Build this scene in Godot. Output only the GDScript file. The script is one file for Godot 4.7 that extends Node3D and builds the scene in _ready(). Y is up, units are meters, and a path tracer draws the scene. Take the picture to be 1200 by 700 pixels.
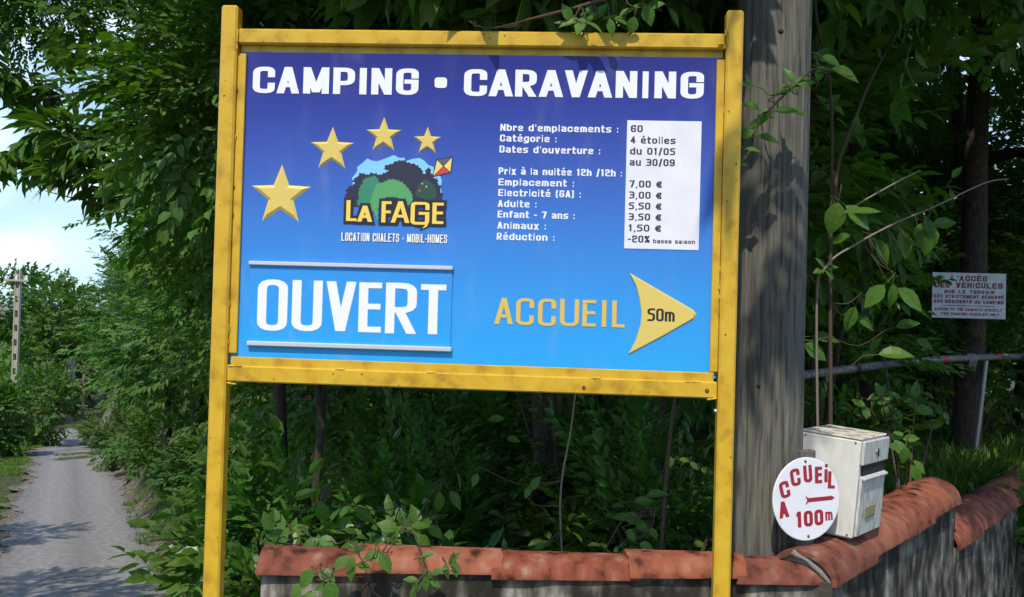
extends Node3D
# A campsite entrance: blue board on a yellow steel frame, tiled garden wall, letter box, timber pole, wood and lane.

const EYE := 1.6
const SUN_AZ := 14.0     # degrees left of straight behind the camera
const SUN_EL := 52.0
const BRAMBLE_LEAVES := [-0.742,0.850,-3.420,200,0.052, -0.693,0.857,-3.420,-20,0.046, -0.726,0.861,-3.450,80,0.046, -0.658,0.817,-3.400,200,0.052, -0.602,0.827,-3.400,0,0.052, -0.635,0.831,-3.420,90,0.020, -0.795,0.826,-3.500,190,0.047, -0.571,0.855,-3.550,60,0.061, -0.505,0.874,-3.600,-30,0.069, -0.656,0.883,-3.600,100,0.062, -0.394,0.892,-3.360,160,0.058, -0.373,0.858,-3.360,-110,0.058, -0.313,0.915,-3.380,80,0.052, -0.285,0.896,-3.360,10,0.051, -0.298,0.876,-3.360,-60,0.045, -0.350,0.876,-3.380,30,0.052, -0.272,0.845,-3.360,-30,0.045, -0.416,0.818,-3.400,190,0.046, -0.241,0.846,-3.160,20,0.036, -0.262,0.832,-3.160,-150,0.024, -0.417,0.835,-3.180,190,0.052, -0.373,0.816,-3.160,-60,0.057, -0.443,0.804,-3.170,-10,0.039, -0.481,0.797,-3.150,-100,0.066, -0.517,0.813,-3.160,215,0.057, -0.554,0.780,-3.140,-20,0.051, -0.618,0.768,-3.130,225,0.060, -0.646,0.725,-3.130,250,0.048, -0.569,0.745,-3.130,200,0.036, -0.537,0.728,-3.120,-90,0.066, -0.604,0.715,-3.130,180,0.042, -0.494,0.821,-3.300,120,0.044, -0.472,0.815,-3.300,-40,0.050, -0.292,0.773,-3.140,175,0.039, -0.272,0.753,-3.130,-130,0.045, -0.237,0.787,-3.130,110,0.048, -0.208,0.803,-3.130,40,0.042, -0.181,0.801,-3.140,-70,0.039, -0.152,0.810,-3.140,-80,0.042, -0.161,0.839,-3.150,60,0.045, -0.243,0.766,-3.120,-95,0.042, -0.212,0.764,-3.130,-20,0.033, -0.282,0.732,-3.120,-100,0.036, -0.246,0.910,-3.700,-90,0.064, -0.186,0.922,-3.700,-50,0.064, -0.250,0.826,-3.600,-30,0.055, -0.257,0.893,-3.500,200,0.027, -0.705,0.759,-3.400,60,0.059, -0.741,0.752,-3.360,200,0.051, -0.796,0.770,-3.400,100,0.052]
const UNDER_LEAVES := [-0.114,1.011,-3.600,250,0.052, 0.104,0.990,-3.700,60,0.065, 0.078,0.957,-3.700,-120,0.054, 0.536,0.982,-3.600,20,0.084, 0.495,0.955,-3.600,10,0.073, 0.412,0.895,-3.600,180,0.063, 0.454,0.891,-3.600,-10,0.073, 0.486,0.866,-3.600,-30,0.063, 0.529,0.843,-3.600,-20,0.052, 0.438,0.850,-3.500,-40,0.046, 0.483,0.827,-3.450,-15,0.050, 0.683,1.009,-4.200,-80,0.049, 0.738,1.022,-4.200,0,0.043, 0.781,0.999,-4.200,-30,0.049, 0.836,0.976,-4.200,-20,0.061, 0.816,0.943,-4.000,0,0.047, 0.023,1.051,-4.500,-10,0.066, -0.058,1.141,-4.500,180,0.079, 0.363,1.067,-4.500,30,0.079, -0.003,0.808,-3.500,90,0.041, 0.003,0.788,-3.500,20,0.041, -0.017,0.782,-3.500,160,0.041, 0.123,0.783,-3.600,200,0.042]
const HANG_LEAVES := [0.141,2.518,-3.000,120,0.060, 0.153,2.492,-3.000,190,0.072, 0.203,2.518,-3.020,80,0.069, 0.181,2.476,-2.990,250,0.064, 0.225,2.474,-2.980,-20,0.068, 0.276,2.514,-3.020,20,0.073, 0.245,2.541,-3.050,60,0.065, 0.306,2.499,-3.000,-10,0.064, 0.327,2.543,-3.050,40,0.065, 0.382,2.578,-3.100,170,0.066, 0.397,2.541,-3.080,-70,0.066, 0.419,2.582,-3.100,20,0.058, 0.339,2.483,-3.000,-100,0.056, 0.130,2.492,-3.020,160,0.048, 0.273,2.472,-2.980,-80,0.056, -0.168,2.597,-3.300,170,0.070, -0.133,2.607,-3.300,20,0.062, -0.154,2.575,-3.300,-60,0.053, 0.529,2.637,-3.400,-50,0.073]
const SPRIG_LEAVES := [0.901,2.380,-3.300,30,0.080, 0.950,2.404,-3.300,15,0.075, 0.995,2.431,-3.300,80,0.050, 1.079,2.430,-3.280,-12,0.109, 0.817,2.286,-3.300,60,0.080, 0.788,2.261,-3.300,200,0.060, 0.763,2.230,-3.300,60,0.055, 0.834,2.212,-3.300,-5,0.080, 0.882,2.300,-3.280,5,0.075, 0.927,2.303,-3.300,-8,0.070, 0.780,2.172,-3.300,-10,0.055, 1.034,2.474,-3.300,-20,0.070, 0.902,2.425,-3.320,115,0.071, 1.015,2.446,-3.300,20,0.060, 0.783,2.413,-3.400,170,0.062, 0.795,2.340,-3.400,150,0.062, 0.762,2.129,-3.350,-5,0.046, 0.886,2.382,-3.320,200,0.071]
const SAPLING_LEAVES := [1.186,2.654,-3.900,60,0.083, 1.163,2.641,-3.900,150,0.083, 1.312,2.564,-4.300,130,0.078, 1.358,2.566,-4.300,50,0.078, 1.339,2.539,-4.300,-20,0.078, 1.378,2.533,-4.300,-30,0.078, 1.406,2.468,-4.300,140,0.091, 1.459,2.437,-4.300,10,0.078, 1.433,2.423,-4.300,-120,0.065, 1.472,2.444,-4.300,60,0.065, 2.027,2.319,-4.600,60,0.070, 2.008,2.213,-4.600,100,0.056, 1.994,2.198,-4.600,180,0.056, 1.824,3.043,-5.000,0,0.091, 1.458,2.476,-4.300,80,0.065, 1.344,2.048,-4.200,-100,0.140, 1.445,2.063,-4.200,-40,0.140, 1.483,2.083,-4.200,10,0.115, 1.817,1.993,-4.400,-95,0.147, 1.756,1.972,-4.500,-80,0.137, 1.783,2.032,-4.400,60,0.093, 1.932,2.072,-4.500,10,0.109, 1.631,1.732,-4.300,-90,0.104, 1.552,1.730,-4.300,-130,0.130, 1.709,1.721,-4.300,-40,0.144, 1.484,1.630,-4.400,-110,0.120, 1.290,1.861,-4.200,120,0.057, 1.335,1.843,-4.200,10,0.057, 1.329,1.817,-4.200,-40,0.057, 1.284,1.829,-4.200,190,0.057, 1.586,1.618,-4.500,-30,0.096, 1.687,1.488,-4.400,10,0.147, 1.817,1.617,-4.600,20,0.112, 1.379,1.547,-4.400,0,0.120, 1.340,1.485,-4.400,-30,0.120, 1.823,2.047,-4.400,100,0.107, 1.698,1.949,-4.600,-60,0.126, 1.436,1.983,-4.400,200,0.093]
const BUSH_LEAVES := [1.842,1.285,-5.000,110,0.076, 1.739,1.217,-5.000,150,0.076, 1.773,1.174,-5.000,-80,0.076, 1.815,1.251,-5.000,200,0.076, 1.854,1.231,-5.000,0,0.076, 1.891,1.259,-5.000,20,0.076, 1.929,1.254,-5.000,-20,0.066, 1.914,1.194,-5.000,-30,0.087, 1.871,1.177,-5.000,-90,0.076, 1.937,1.157,-5.000,-60,0.087, 2.102,1.277,-5.200,80,0.102, 2.081,1.209,-5.200,-20,0.114, 2.150,1.177,-5.200,10,0.102, 1.795,1.042,-4.600,-60,0.100, 1.812,1.091,-4.700,200,0.082, 1.884,1.083,-4.700,10,0.082, 1.776,1.026,-4.500,-100,0.079, 1.846,0.979,-4.500,-40,0.079, 1.726,1.063,-4.500,160,0.069, 1.786,0.963,-4.400,-70,0.077, 2.208,1.099,-5.200,20,0.091, 2.264,1.134,-5.200,-60,0.080, 1.960,1.506,-5.400,60,0.094, 2.061,1.462,-5.400,-5,0.130, 1.920,1.446,-5.400,200,0.094, 2.308,1.510,-5.600,-30,0.110]
const BRAMBLE_STEM_A := [-0.544,0.710,-3.130, -0.558,0.775,-3.130, -0.467,0.808,-3.150, -0.422,0.826,-3.170, -0.395,0.831,-3.240, -0.383,0.846,-3.340, -0.349,0.879,-3.370, -0.311,0.899,-3.370, -0.298,0.906,-3.500, -0.275,0.937,-3.700]
const BRAMBLE_STEM_B := [-0.282,0.720,-3.120, -0.265,0.774,-3.120, -0.240,0.808,-3.130, -0.266,0.850,-3.200, -0.293,0.851,-3.330, -0.310,0.882,-3.360, -0.376,0.911,-3.600]
const BRAMBLE_STEM_C := [-0.151,0.813,-3.130, -0.195,0.794,-3.130, -0.239,0.792,-3.120]
const BRAMBLE_STEM_D := [-0.584,0.827,-3.400, -0.635,0.824,-3.410, -0.693,0.852,-3.420, -0.747,0.845,-3.430, -0.794,0.792,-3.500, -0.805,0.693,-3.500]
const SPRIG_STEM := [0.722,2.122,-3.450, 0.753,2.204,-3.340, 0.800,2.266,-3.310, 0.866,2.341,-3.300, 0.925,2.398,-3.300, 0.972,2.440,-3.290, 1.022,2.437,-3.290, 1.099,2.417,-3.280]
const SAP_STEM_A := [1.394,1.031,-4.350, 1.361,1.818,-4.300, 1.358,2.277,-4.300, 1.313,2.581,-4.200, 1.216,2.705,-4.000, 1.159,2.796,-3.900, 1.144,2.963,-3.900]
const SAP_STEM_B := [1.364,2.002,-4.300, 1.384,2.290,-4.300, 1.439,2.450,-4.300, 1.542,2.660,-4.400, 1.713,2.915,-4.600, 1.865,3.143,-4.800]
const SAP_STEM_C := [1.337,2.020,-4.300, 1.453,2.109,-4.300, 1.634,2.219,-4.300, 1.778,2.290,-4.400]
const SAP_STEM_D := [1.306,1.644,-4.300, 1.310,1.842,-4.200, 1.469,1.950,-4.300, 1.675,2.056,-4.400, 1.890,2.147,-4.500, 2.200,2.285,-4.700, 2.363,2.324,-4.800]
const BARRIER_PATH := [1.598,1.292,-5.750, 1.729,1.302,-5.900, 2.184,1.328,-6.400, 2.745,1.354,-7.000, 3.174,1.367,-7.450, 3.633,1.374,-7.900, 4.029,1.375,-8.300, 4.495,1.372,-8.800, 6.255,1.361,-10.500]

class Geo:
	var v := PackedVector3Array()
	var n := PackedVector3Array()
	var c := PackedColorArray()
	var uv := PackedVector2Array()
	var xf := Transform3D.IDENTITY
	var col := Color.WHITE
	func vert(p: Vector3, nn: Vector3, t := Vector2.ZERO) -> void:
		v.push_back(xf * p)
		n.push_back((xf.basis * nn).normalized())
		c.push_back(col)
		uv.push_back(t)
	func poly(pts: Array, out: Vector3) -> void:      # flat face, turned so that it looks along out
		var nn := Vector3.ZERO
		for k in range(1, pts.size() - 1):
			nn += (pts[k] - pts[0]).cross(pts[k + 1] - pts[0])
		if nn.length_squared() < 1e-18:
			return
		nn = nn.normalized()
		var flip := nn.dot(out) > 0.0
		if not flip:
			nn = -nn
		for k in range(1, pts.size() - 1):
			vert(pts[0], nn)
			if flip:
				vert(pts[k + 1], nn)
				vert(pts[k], nn)
			else:
				vert(pts[k], nn)
				vert(pts[k + 1], nn)
	func quad_smooth(a: Vector3, b: Vector3, d: Vector3, e: Vector3, na: Vector3, nb: Vector3, nd: Vector3, ne: Vector3) -> void:
		# a b d e go round the quad; wound so that the front looks along the normals
		var f := (b - a).cross(d - a).dot(na + nd) > 0.0
		if f:
			vert(a, na); vert(d, nd); vert(b, nb)
			vert(a, na); vert(e, ne); vert(d, nd)
		else:
			vert(a, na); vert(b, nb); vert(d, nd)
			vert(a, na); vert(d, nd); vert(e, ne)
	func mesh(colors := false, uvs := false) -> ArrayMesh:
		var a := []
		a.resize(Mesh.ARRAY_MAX)
		a[Mesh.ARRAY_VERTEX] = v
		a[Mesh.ARRAY_NORMAL] = n
		if colors:
			a[Mesh.ARRAY_COLOR] = c
		if uvs:
			a[Mesh.ARRAY_TEX_UV] = uv
		var m := ArrayMesh.new()
		m.add_surface_from_arrays(Mesh.PRIMITIVE_TRIANGLES, a)
		return m

# ---------------------------------------------------------------- small helpers
var rng := RandomNumberGenerator.new()
var taken := {}
var M := {}

func rr(a: float, b: float) -> float:
	return rng.randf_range(a, b)

func lin(r: float, g: float, b: float) -> Color:
	return Color(r, g, b).linear_to_srgb()

func numbered(called: String) -> String:
	var k: int = taken.get(called, 0)
	taken[called] = k + 1
	return called if k == 0 else "%s_%03d" % [called, k]

func thing(called: String, label: String, category: String, at: Vector3, group := "", turn := 0.0) -> Node3D:
	var o := Node3D.new()
	o.name = numbered(called)
	add_child(o)
	o.position = at
	o.rotation.y = turn
	o.set_meta("label", label)
	o.set_meta("category", category)
	if group != "":
		o.set_meta("group", group)
	return o

func part(parent: Node, called: String, mesh: Mesh, m: Material, xf := Transform3D.IDENTITY) -> MeshInstance3D:
	var o := MeshInstance3D.new()
	o.name = called
	o.mesh = mesh
	o.material_override = m
	o.transform = xf
	parent.add_child(o, true)
	return o

func structure(called: String, mesh: Mesh, m: Material) -> MeshInstance3D:
	var o := part(self, called, mesh, m)
	o.set_meta("kind", "structure")
	return o

func cbox(g: Geo, center: Vector3, size: Vector3, b: float, basis := Basis.IDENTITY) -> void:
	var h := size * 0.5
	b = minf(b, minf(h.x, minf(h.y, h.z)) * 0.9)
	var keep := g.xf
	g.xf = keep * Transform3D(basis, center)
	var P := func(sx, sy, sz, k):
		return Vector3(sx * (h.x - (0.0 if k == 0 else b)), sy * (h.y - (0.0 if k == 1 else b)), sz * (h.z - (0.0 if k == 2 else b)))
	for s in [-1.0, 1.0]:
		g.poly([P.call(s, -1, -1, 0), P.call(s, 1, -1, 0), P.call(s, 1, 1, 0), P.call(s, -1, 1, 0)], Vector3(s, 0, 0))
		g.poly([P.call(-1, s, -1, 1), P.call(1, s, -1, 1), P.call(1, s, 1, 1), P.call(-1, s, 1, 1)], Vector3(0, s, 0))
		g.poly([P.call(-1, -1, s, 2), P.call(1, -1, s, 2), P.call(1, 1, s, 2), P.call(-1, 1, s, 2)], Vector3(0, 0, s))
		for t in [-1.0, 1.0]:
			g.poly([P.call(s, t, -1, 0), P.call(s, t, 1, 0), P.call(s, t, 1, 1), P.call(s, t, -1, 1)], Vector3(s, t, 0))
			g.poly([P.call(s, -1, t, 0), P.call(s, 1, t, 0), P.call(s, 1, t, 2), P.call(s, -1, t, 2)], Vector3(s, 0, t))
			g.poly([P.call(-1, s, t, 1), P.call(1, s, t, 1), P.call(1, s, t, 2), P.call(-1, s, t, 2)], Vector3(0, s, t))
			for u in [-1.0, 1.0]:
				g.poly([P.call(s, t, u, 0), P.call(s, t, u, 1), P.call(s, t, u, 2)], Vector3(s, t, u))
	g.xf = keep

func box_mesh(size: Vector3, b: float) -> ArrayMesh:
	var g := Geo.new()
	cbox(g, Vector3.ZERO, size, b)
	return g.mesh()

func tube(g: Geo, pts: Array, radii: Array, sides: int) -> void:
	var cnt := pts.size()
	var ref := Vector3(0.31, 0.2, 0.93)
	var rings := []
	var norms := []
	for k in cnt:
		var d: Vector3 = (pts[mini(k + 1, cnt - 1)] - pts[maxi(k - 1, 0)]).normalized()
		var a := (ref - d * ref.dot(d)).normalized()
		ref = a
		var b := d.cross(a)
		var ring := []
		var nr := []
		for s in sides:
			var t := TAU * s / sides
			var o := a * cos(t) + b * sin(t)
			ring.push_back(pts[k] + o * radii[k])
			nr.push_back(o)
		rings.push_back(ring)
		norms.push_back(nr)
	for k in cnt - 1:
		for s in sides:
			var s2 := (s + 1) % sides
			g.quad_smooth(rings[k][s], rings[k][s2], rings[k + 1][s2], rings[k + 1][s], norms[k][s], norms[k][s2], norms[k + 1][s2], norms[k + 1][s])
	g.poly(rings[0], pts[0] - pts[1])
	g.poly(rings[cnt - 1], pts[cnt - 1] - pts[cnt - 2])

func smooth_path(pts: Array, per: int) -> Array:
	var out := []
	for k in pts.size() - 1:
		var a: Vector3 = pts[maxi(k - 1, 0)]
		var b: Vector3 = pts[k]
		var c: Vector3 = pts[k + 1]
		var d: Vector3 = pts[mini(k + 2, pts.size() - 1)]
		for j in per:
			out.push_back(b.cubic_interpolate(c, a, d, float(j) / per))
	out.push_back(pts[-1])
	return out

func triples(a: Array) -> Array:
	var out := []
	for k in range(0, a.size(), 3):
		out.push_back(Vector3(a[k], a[k + 1], a[k + 2]))
	return out

func taper(n: int, a: float, b: float) -> Array:
	var out := []
	for k in n:
		out.push_back(lerpf(a, b, float(k) / maxi(n - 1, 1)))
	return out

# flat shape in the xy plane, pushed out along +z from z0 to z1, its top face drawn in towards the middle by share
func plate(g: Geo, pts: PackedVector2Array, z0: float, z1: float, share := 0.0) -> void:
	var mid := Vector2.ZERO
	for p in pts:
		mid += p / pts.size()
	var tri := Geometry2D.triangulate_polygon(pts)
	var top := PackedVector2Array()
	for p in pts:
		top.push_back(p.lerp(mid, share))
	for k in range(0, tri.size(), 3):
		var q := []
		for j in 3:
			var p := top[tri[k + j]]
			q.push_back(Vector3(p.x, p.y, z1))
		g.poly(q, Vector3(0, 0, 1))
	for k in pts.size():
		var a := pts[k]
		var b := pts[(k + 1) % pts.size()]
		var ta := top[k]
		var tb := top[(k + 1) % pts.size()]
		var d := b - a
		var out := Vector3(d.y, -d.x, 0.0)
		if Geometry2D.is_point_in_polygon((a + b) * 0.5 + Vector2(d.y, -d.x).normalized() * 1e-4, pts):
			out = -out
		g.poly([Vector3(a.x, a.y, z0), Vector3(b.x, b.y, z0), Vector3(tb.x, tb.y, z1), Vector3(ta.x, ta.y, z1)], out + Vector3(0, 0, 0.001))

func pairs(a: Array) -> PackedVector2Array:
	var out := PackedVector2Array()
	for k in range(0, a.size(), 2):
		out.push_back(Vector2(a[k], a[k + 1]))
	return out

# ---------------------------------------------------------------- lettering drawn with a broad pen
# p: line with square ends, r: the same with rounded corners, o: closed ring, d: slanting bar with level ends
const GLYPHS := {
	"A": ["d", [0, 0, .5, 1], "d", [1, 0, .5, 1], "p", [.2, .28, .8, .28]], "B": ["p", [0, 0, 0, 1], "r", [0, 1, .95, 1, .95, .52, 0, .52], "r", [0, .52, 1, .52, 1, 0, 0, 0]],
	"C": ["r", [1, .72, 1, 1, 0, 1, 0, 0, 1, 0, 1, .28]], "D": ["p", [0, 0, 0, 1], "r", [0, 1, 1, 1, 1, 0, 0, 0]], "E": ["p", [0, 0, 0, 1], "p", [0, 0, 1, 0], "p", [0, .52, .92, .52], "p", [0, 1, 1, 1]],
	"F": ["p", [0, 0, 0, 1], "p", [0, .5, .9, .5], "p", [0, 1, 1, 1]], "G": ["r", [1, .74, 1, 1, 0, 1, 0, 0, 1, 0, 1, .5], "p", [.55, .5, 1, .5]], "H": ["p", [0, 0, 0, 1], "p", [1, 0, 1, 1], "p", [0, .52, 1, .52]],
	"I": ["p", [.5, 0, .5, 1]], "L": ["p", [0, 0, 0, 1], "p", [0, 0, 1, 0]], "M": ["p", [0, 0, 0, 1], "p", [1, 0, 1, 1], "d", [0, 1, .5, .05], "d", [1, 1, .5, .05]], "N": ["p", [0, 0, 0, 1], "p", [1, 0, 1, 1], "d", [0, 1, 1, 0]],
	"O": ["o", [0, 0, 1, 0, 1, 1, 0, 1]], "P": ["p", [0, 0, 0, 1], "r", [0, 1, 1, 1, 1, .4, 0, .4]], "R": ["p", [0, 0, 0, 1], "r", [0, 1, 1, 1, 1, .46, 0, .46], "d", [.42, .46, 1, 0]],
	"S": ["r", [1, .76, 1, 1, 0, 1, 0, .52, 1, .52, 1, 0, 0, 0, 0, .24]], "T": ["p", [0, 1, 1, 1], "p", [.5, 0, .5, 1]], "U": ["r", [0, 1, 0, 0, 1, 0, 1, 1]], "V": ["d", [0, 1, .5, 0], "d", [1, 1, .5, 0]],
	"X": ["d", [0, 1, 1, 0], "d", [1, 1, 0, 0]], "Y": ["d", [0, 1, .5, .45], "d", [1, 1, .5, .45], "p", [.5, 0, .5, .5]],
	"a": ["r", [.06, .72, 1, .72, 1, 0], "r", [1, .38, 0, .38, 0, 0, 1, 0]], "b": ["p", [0, 0, 0, 1], "r", [0, .72, 1, .72, 1, 0, 0, 0]], "c": ["r", [1, .54, 1, .72, 0, .72, 0, 0, 1, 0, 1, .18]],
	"d": ["p", [1, 0, 1, 1], "r", [1, .72, 0, .72, 0, 0, 1, 0]], "e": ["r", [1, .05, 1, 0, 0, 0, 0, .72, 1, .72, 1, .36, 0, .36]], "f": ["r", [1, 1, .3, 1, .3, 0], "p", [0, .72, .9, .72]], "g": ["r", [1, .72, 0, .72, 0, 0, 1, 0], "r", [1, .72, 1, -.26, 0, -.26]],
	"h": ["p", [0, 0, 0, 1], "r", [0, .72, 1, .72, 1, 0]], "i": ["p", [.5, 0, .5, .72], "p", [.5, 1, .5, 1.03]], "l": ["p", [.5, 0, .5, 1]], "m": ["p", [0, 0, 0, .72], "r", [0, .72, 1, .72, 1, 0], "p", [.5, 0, .5, .72]],
	"n": ["p", [0, 0, 0, .72], "r", [0, .72, 1, .72, 1, 0]], "o": ["o", [0, 0, 1, 0, 1, .72, 0, .72]], "p": ["p", [0, -.26, 0, .72], "r", [0, .72, 1, .72, 1, 0, 0, 0]], "r": ["p", [0, 0, 0, .72], "r", [0, .72, 1, .72, 1, .6]],
	"s": ["r", [1, .72, 0, .72, 0, .36, 1, .36, 1, 0, 0, 0]], "t": ["r", [.3, 1, .3, 0, 1, 0], "p", [0, .72, 1, .72]], "u": ["r", [0, .72, 0, 0, 1, 0], "p", [1, 0, 1, .72]], "v": ["d", [0, .8, .5, -.06], "d", [1, .8, .5, -.06]], "x": ["d", [0, .8, 1, -.06], "d", [1, .8, 0, -.06]],
	"0": ["o", [0, 0, 1, 0, 1, 1, 0, 1]], "1": ["p", [.62, 0, .62, 1], "d", [.1, .72, .6, 1]], "2": ["r", [0, .8, 0, 1, 1, 1, 1, .52, 0, .52, 0, 0, 1, 0]], "3": ["r", [0, 1, 1, 1, 1, 0, 0, 0], "p", [.25, .52, 1, .52]],
	"4": ["d", [.75, 1, .02, .3], "p", [0, .28, 1, .28], "p", [.74, 0, .74, .7]], "5": ["r", [1, 1, 0, 1, 0, .58, 1, .58, 1, 0, 0, 0]], "6": ["r", [1, .85, 1, 1, 0, 1, 0, 0, 1, 0, 1, .55, 0, .55]], "7": ["p", [0, 1, 1, 1], "d", [1, 1, .4, 0]],
	"9": ["r", [0, .15, 0, 0, 1, 0, 1, 1, 0, 1, 0, .45, 1, .45]], ":": ["p", [.5, .02, .5, .06], "p", [.5, .6, .5, .64]], ",": ["d", [.6, .12, .3, -.16]], ".": ["p", [.5, 0, .5, .03]], "'": ["p", [.5, .82, .5, 1]], "/": ["d", [0, -.1, 1, 1.05]],
	"(": ["r", [1, 1.06, .2, 1.06, .2, -.12, 1, -.12]], ")": ["r", [0, 1.06, .8, 1.06, .8, -.12, 0, -.12]], "-": ["p", [0, .42, 1, .42]], "*": ["p", [.5, .36, .5, .5]],
	"€": ["r", [1, .78, 1, .9, .2, .9, .2, 0, 1, 0, 1, .12], "p", [-.05, .58, .8, .58], "p", [-.05, .33, .8, .33]], "%": ["d", [0, 0, 1, 1], "o", [0, .7, .3, .7, .3, 1, 0, 1], "o", [.7, 0, 1, 0, 1, .3, .7, .3]],
	"é": ["r", [1, .05, 1, 0, 0, 0, 0, .72, 1, .72, 1, .36, 0, .36], "d", [.4, .9, .65, 1.12]], "à": ["r", [.06, .72, 1, .72, 1, 0], "r", [1, .38, 0, .38, 0, 0, 1, 0], "d", [.6, .9, .35, 1.12]],
	"É": ["p", [0, 0, 0, 1], "p", [0, 0, 1, 0], "p", [0, .52, .92, .52], "p", [0, 1, 1, 1], "d", [.4, 1.12, .7, 1.3]], "È": ["p", [0, 0, 0, 1], "p", [0, 0, 1, 0], "p", [0, .52, .92, .52], "p", [0, 1, 1, 1], "d", [.7, 1.12, .4, 1.3]],
}
const WIDTHS := {"i": .34, "l": .34, "I": .34, ":": .36, ",": .36, ".": .34, "'": .3, "(": .5, ")": .5, "1": .72, "t": .74, "r": .74, "f": .74, "m": 1.3, "M": 1.2, "/": .7, "-": .6, " ": .6, "*": .45}

func glyph(g: Geo, ch: String, x0: float, x1: float, y0: float, y1: float, tv: float, th: float, z0: float, z1: float, corner := 1.3) -> void:
	if not GLYPHS.has(ch):
		return
	var spec: Array = GLYPHS[ch]
	var zt := z1
	for k in range(0, spec.size(), 2):
		var kind: String = spec[k]
		var raw: Array = spec[k + 1]
		zt += 0.00012
		if kind == "d":
			var a := Vector2(lerpf(x0 + tv * .5, x1 - tv * .5, raw[0]), lerpf(y0, y1, raw[1]))
			var b := Vector2(lerpf(x0 + tv * .5, x1 - tv * .5, raw[2]), lerpf(y0, y1, raw[3]))
			var hw := Vector2(tv * .53, 0)
			plate(g, PackedVector2Array([a - hw, a + hw, b + hw, b - hw]), z0, zt)
			continue
		var pen := []
		for j in range(0, raw.size(), 2):
			pen.push_back(Vector2(lerpf(x0 + tv * .5, x1 - tv * .5, raw[j]) / tv, lerpf(y0 + th * .5, y1 - th * .5, raw[j + 1]) / th))
		if ch == "I" or ch == "l" or ch == "i" or ch == "." or ch == "'" or ch == ":":
			for j in pen.size():
				pen[j].x = (x0 + x1) * .5 / tv
		var ring := kind == "o"
		if kind != "p":
			var soft := []
			var cnt := pen.size()
			for j in cnt:
				if not ring and (j == 0 or j == cnt - 1):
					soft.push_back(pen[j])
					continue
				var before: Vector2 = pen[(j + cnt - 1) % cnt]
				var here: Vector2 = pen[j]
				var after: Vector2 = pen[(j + 1) % cnt]
				var r := minf(corner, minf(before.distance_to(here), here.distance_to(after)) * .49)
				var p := here + (before - here).normalized() * r
				var q := here + (after - here).normalized() * r
				for s in 5:
					var t := s / 4.0
					soft.push_back(p.lerp(here, t).lerp(here.lerp(q, t), t))
			pen = soft
		if not ring:
			var cnt2 := pen.size()
			pen[0] = pen[0] + (pen[0] - pen[1]).normalized() * .5
			pen[cnt2 - 1] = pen[cnt2 - 1] + (pen[cnt2 - 1] - pen[cnt2 - 2]).normalized() * .5
		var cn := pen.size()
		var left := []
		var right := []
		for j in cn:
			var d1: Vector2 = (pen[j] - pen[(j + cn - 1) % cn]).normalized() if (ring or j > 0) else (pen[1] - pen[0]).normalized()
			var d2: Vector2 = (pen[(j + 1) % cn] - pen[j]).normalized() if (ring or j < cn - 1) else d1
			var n1 := Vector2(-d1.y, d1.x)
			var n2 := Vector2(-d2.y, d2.x)
			var m := (n1 + n2).normalized()
			if m == Vector2.ZERO:
				m = n1
			var len := .5 / maxf(m.dot(n1), .5)
			left.push_back((pen[j] + m * len) * Vector2(tv, th))
			right.push_back((pen[j] - m * len) * Vector2(tv, th))
		for j in (cn if ring else cn - 1):
			var j2 := (j + 1) % cn
			var a: Vector2 = left[j]
			var b: Vector2 = left[j2]
			var c: Vector2 = right[j2]
			var d: Vector2 = right[j]
			g.poly([Vector3(a.x, a.y, zt), Vector3(b.x, b.y, zt), Vector3(c.x, c.y, zt), Vector3(d.x, d.y, zt)], Vector3(0, 0, 1))
			var o := Vector3(a.x - d.x, a.y - d.y, 0)
			g.poly([Vector3(a.x, a.y, z0), Vector3(b.x, b.y, z0), Vector3(b.x, b.y, zt), Vector3(a.x, a.y, zt)], o)
			g.poly([Vector3(c.x, c.y, z0), Vector3(d.x, d.y, z0), Vector3(d.x, d.y, zt), Vector3(c.x, c.y, zt)], -o)
		if not ring:
			for j in [0, cn - 1]:
				var a: Vector2 = left[j]
				var d: Vector2 = right[j]
				var o2: Vector2 = pen[j] - pen[1 if j == 0 else cn - 2]
				g.poly([Vector3(a.x, a.y, z0), Vector3(d.x, d.y, z0), Vector3(d.x, d.y, zt), Vector3(a.x, a.y, zt)], Vector3(o2.x, o2.y, 0))

# a line of text from x0 to x1 on a baseline
func line_mesh(text: String, x0: float, x1: float, base: float, cap: float, tv: float, th: float, z0: float, z1: float, gap := .22) -> ArrayMesh:
	var total := 0.0
	for ch in text:
		total += WIDTHS.get(ch, 1.0) + gap
	total -= gap
	var unit := (x1 - x0) / total
	var g := Geo.new()
	var x := x0
	for ch in text:
		var w: float = WIDTHS.get(ch, 1.0) * unit
		if ch != " ":
			glyph(g, ch, x, x + w, base, base + cap, minf(tv, w * .6), th, z0, z1)
		x += w + gap * unit
	return g.mesh()

func letter_parts(parent: Node, called: String, text: String, x0: float, x1: float, base: float, cap: float, tv: float, th: float, z0: float, z1: float, gap: float, m: Material) -> void:
	var total := -gap
	for ch in text:
		total += WIDTHS.get(ch, 1.0) + gap
	var unit := (x1 - x0) / total
	var x := x0
	for ch in text:
		var w: float = WIDTHS.get(ch, 1.0) * unit
		var g := Geo.new()
		glyph(g, ch, x, x + w, base, base + cap, minf(tv, w * .6), th, z0, z1)
		part(parent, called, g.mesh(), m)
		x += w + gap * unit

# ---------------------------------------------------------------- materials
func noise(freq: float, sd: int, oct := 4, kind := FastNoiseLite.TYPE_SIMPLEX_SMOOTH) -> FastNoiseLite:
	var f := FastNoiseLite.new()
	f.noise_type = kind
	f.frequency = freq
	f.seed = sd
	f.fractal_octaves = oct
	return f

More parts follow.
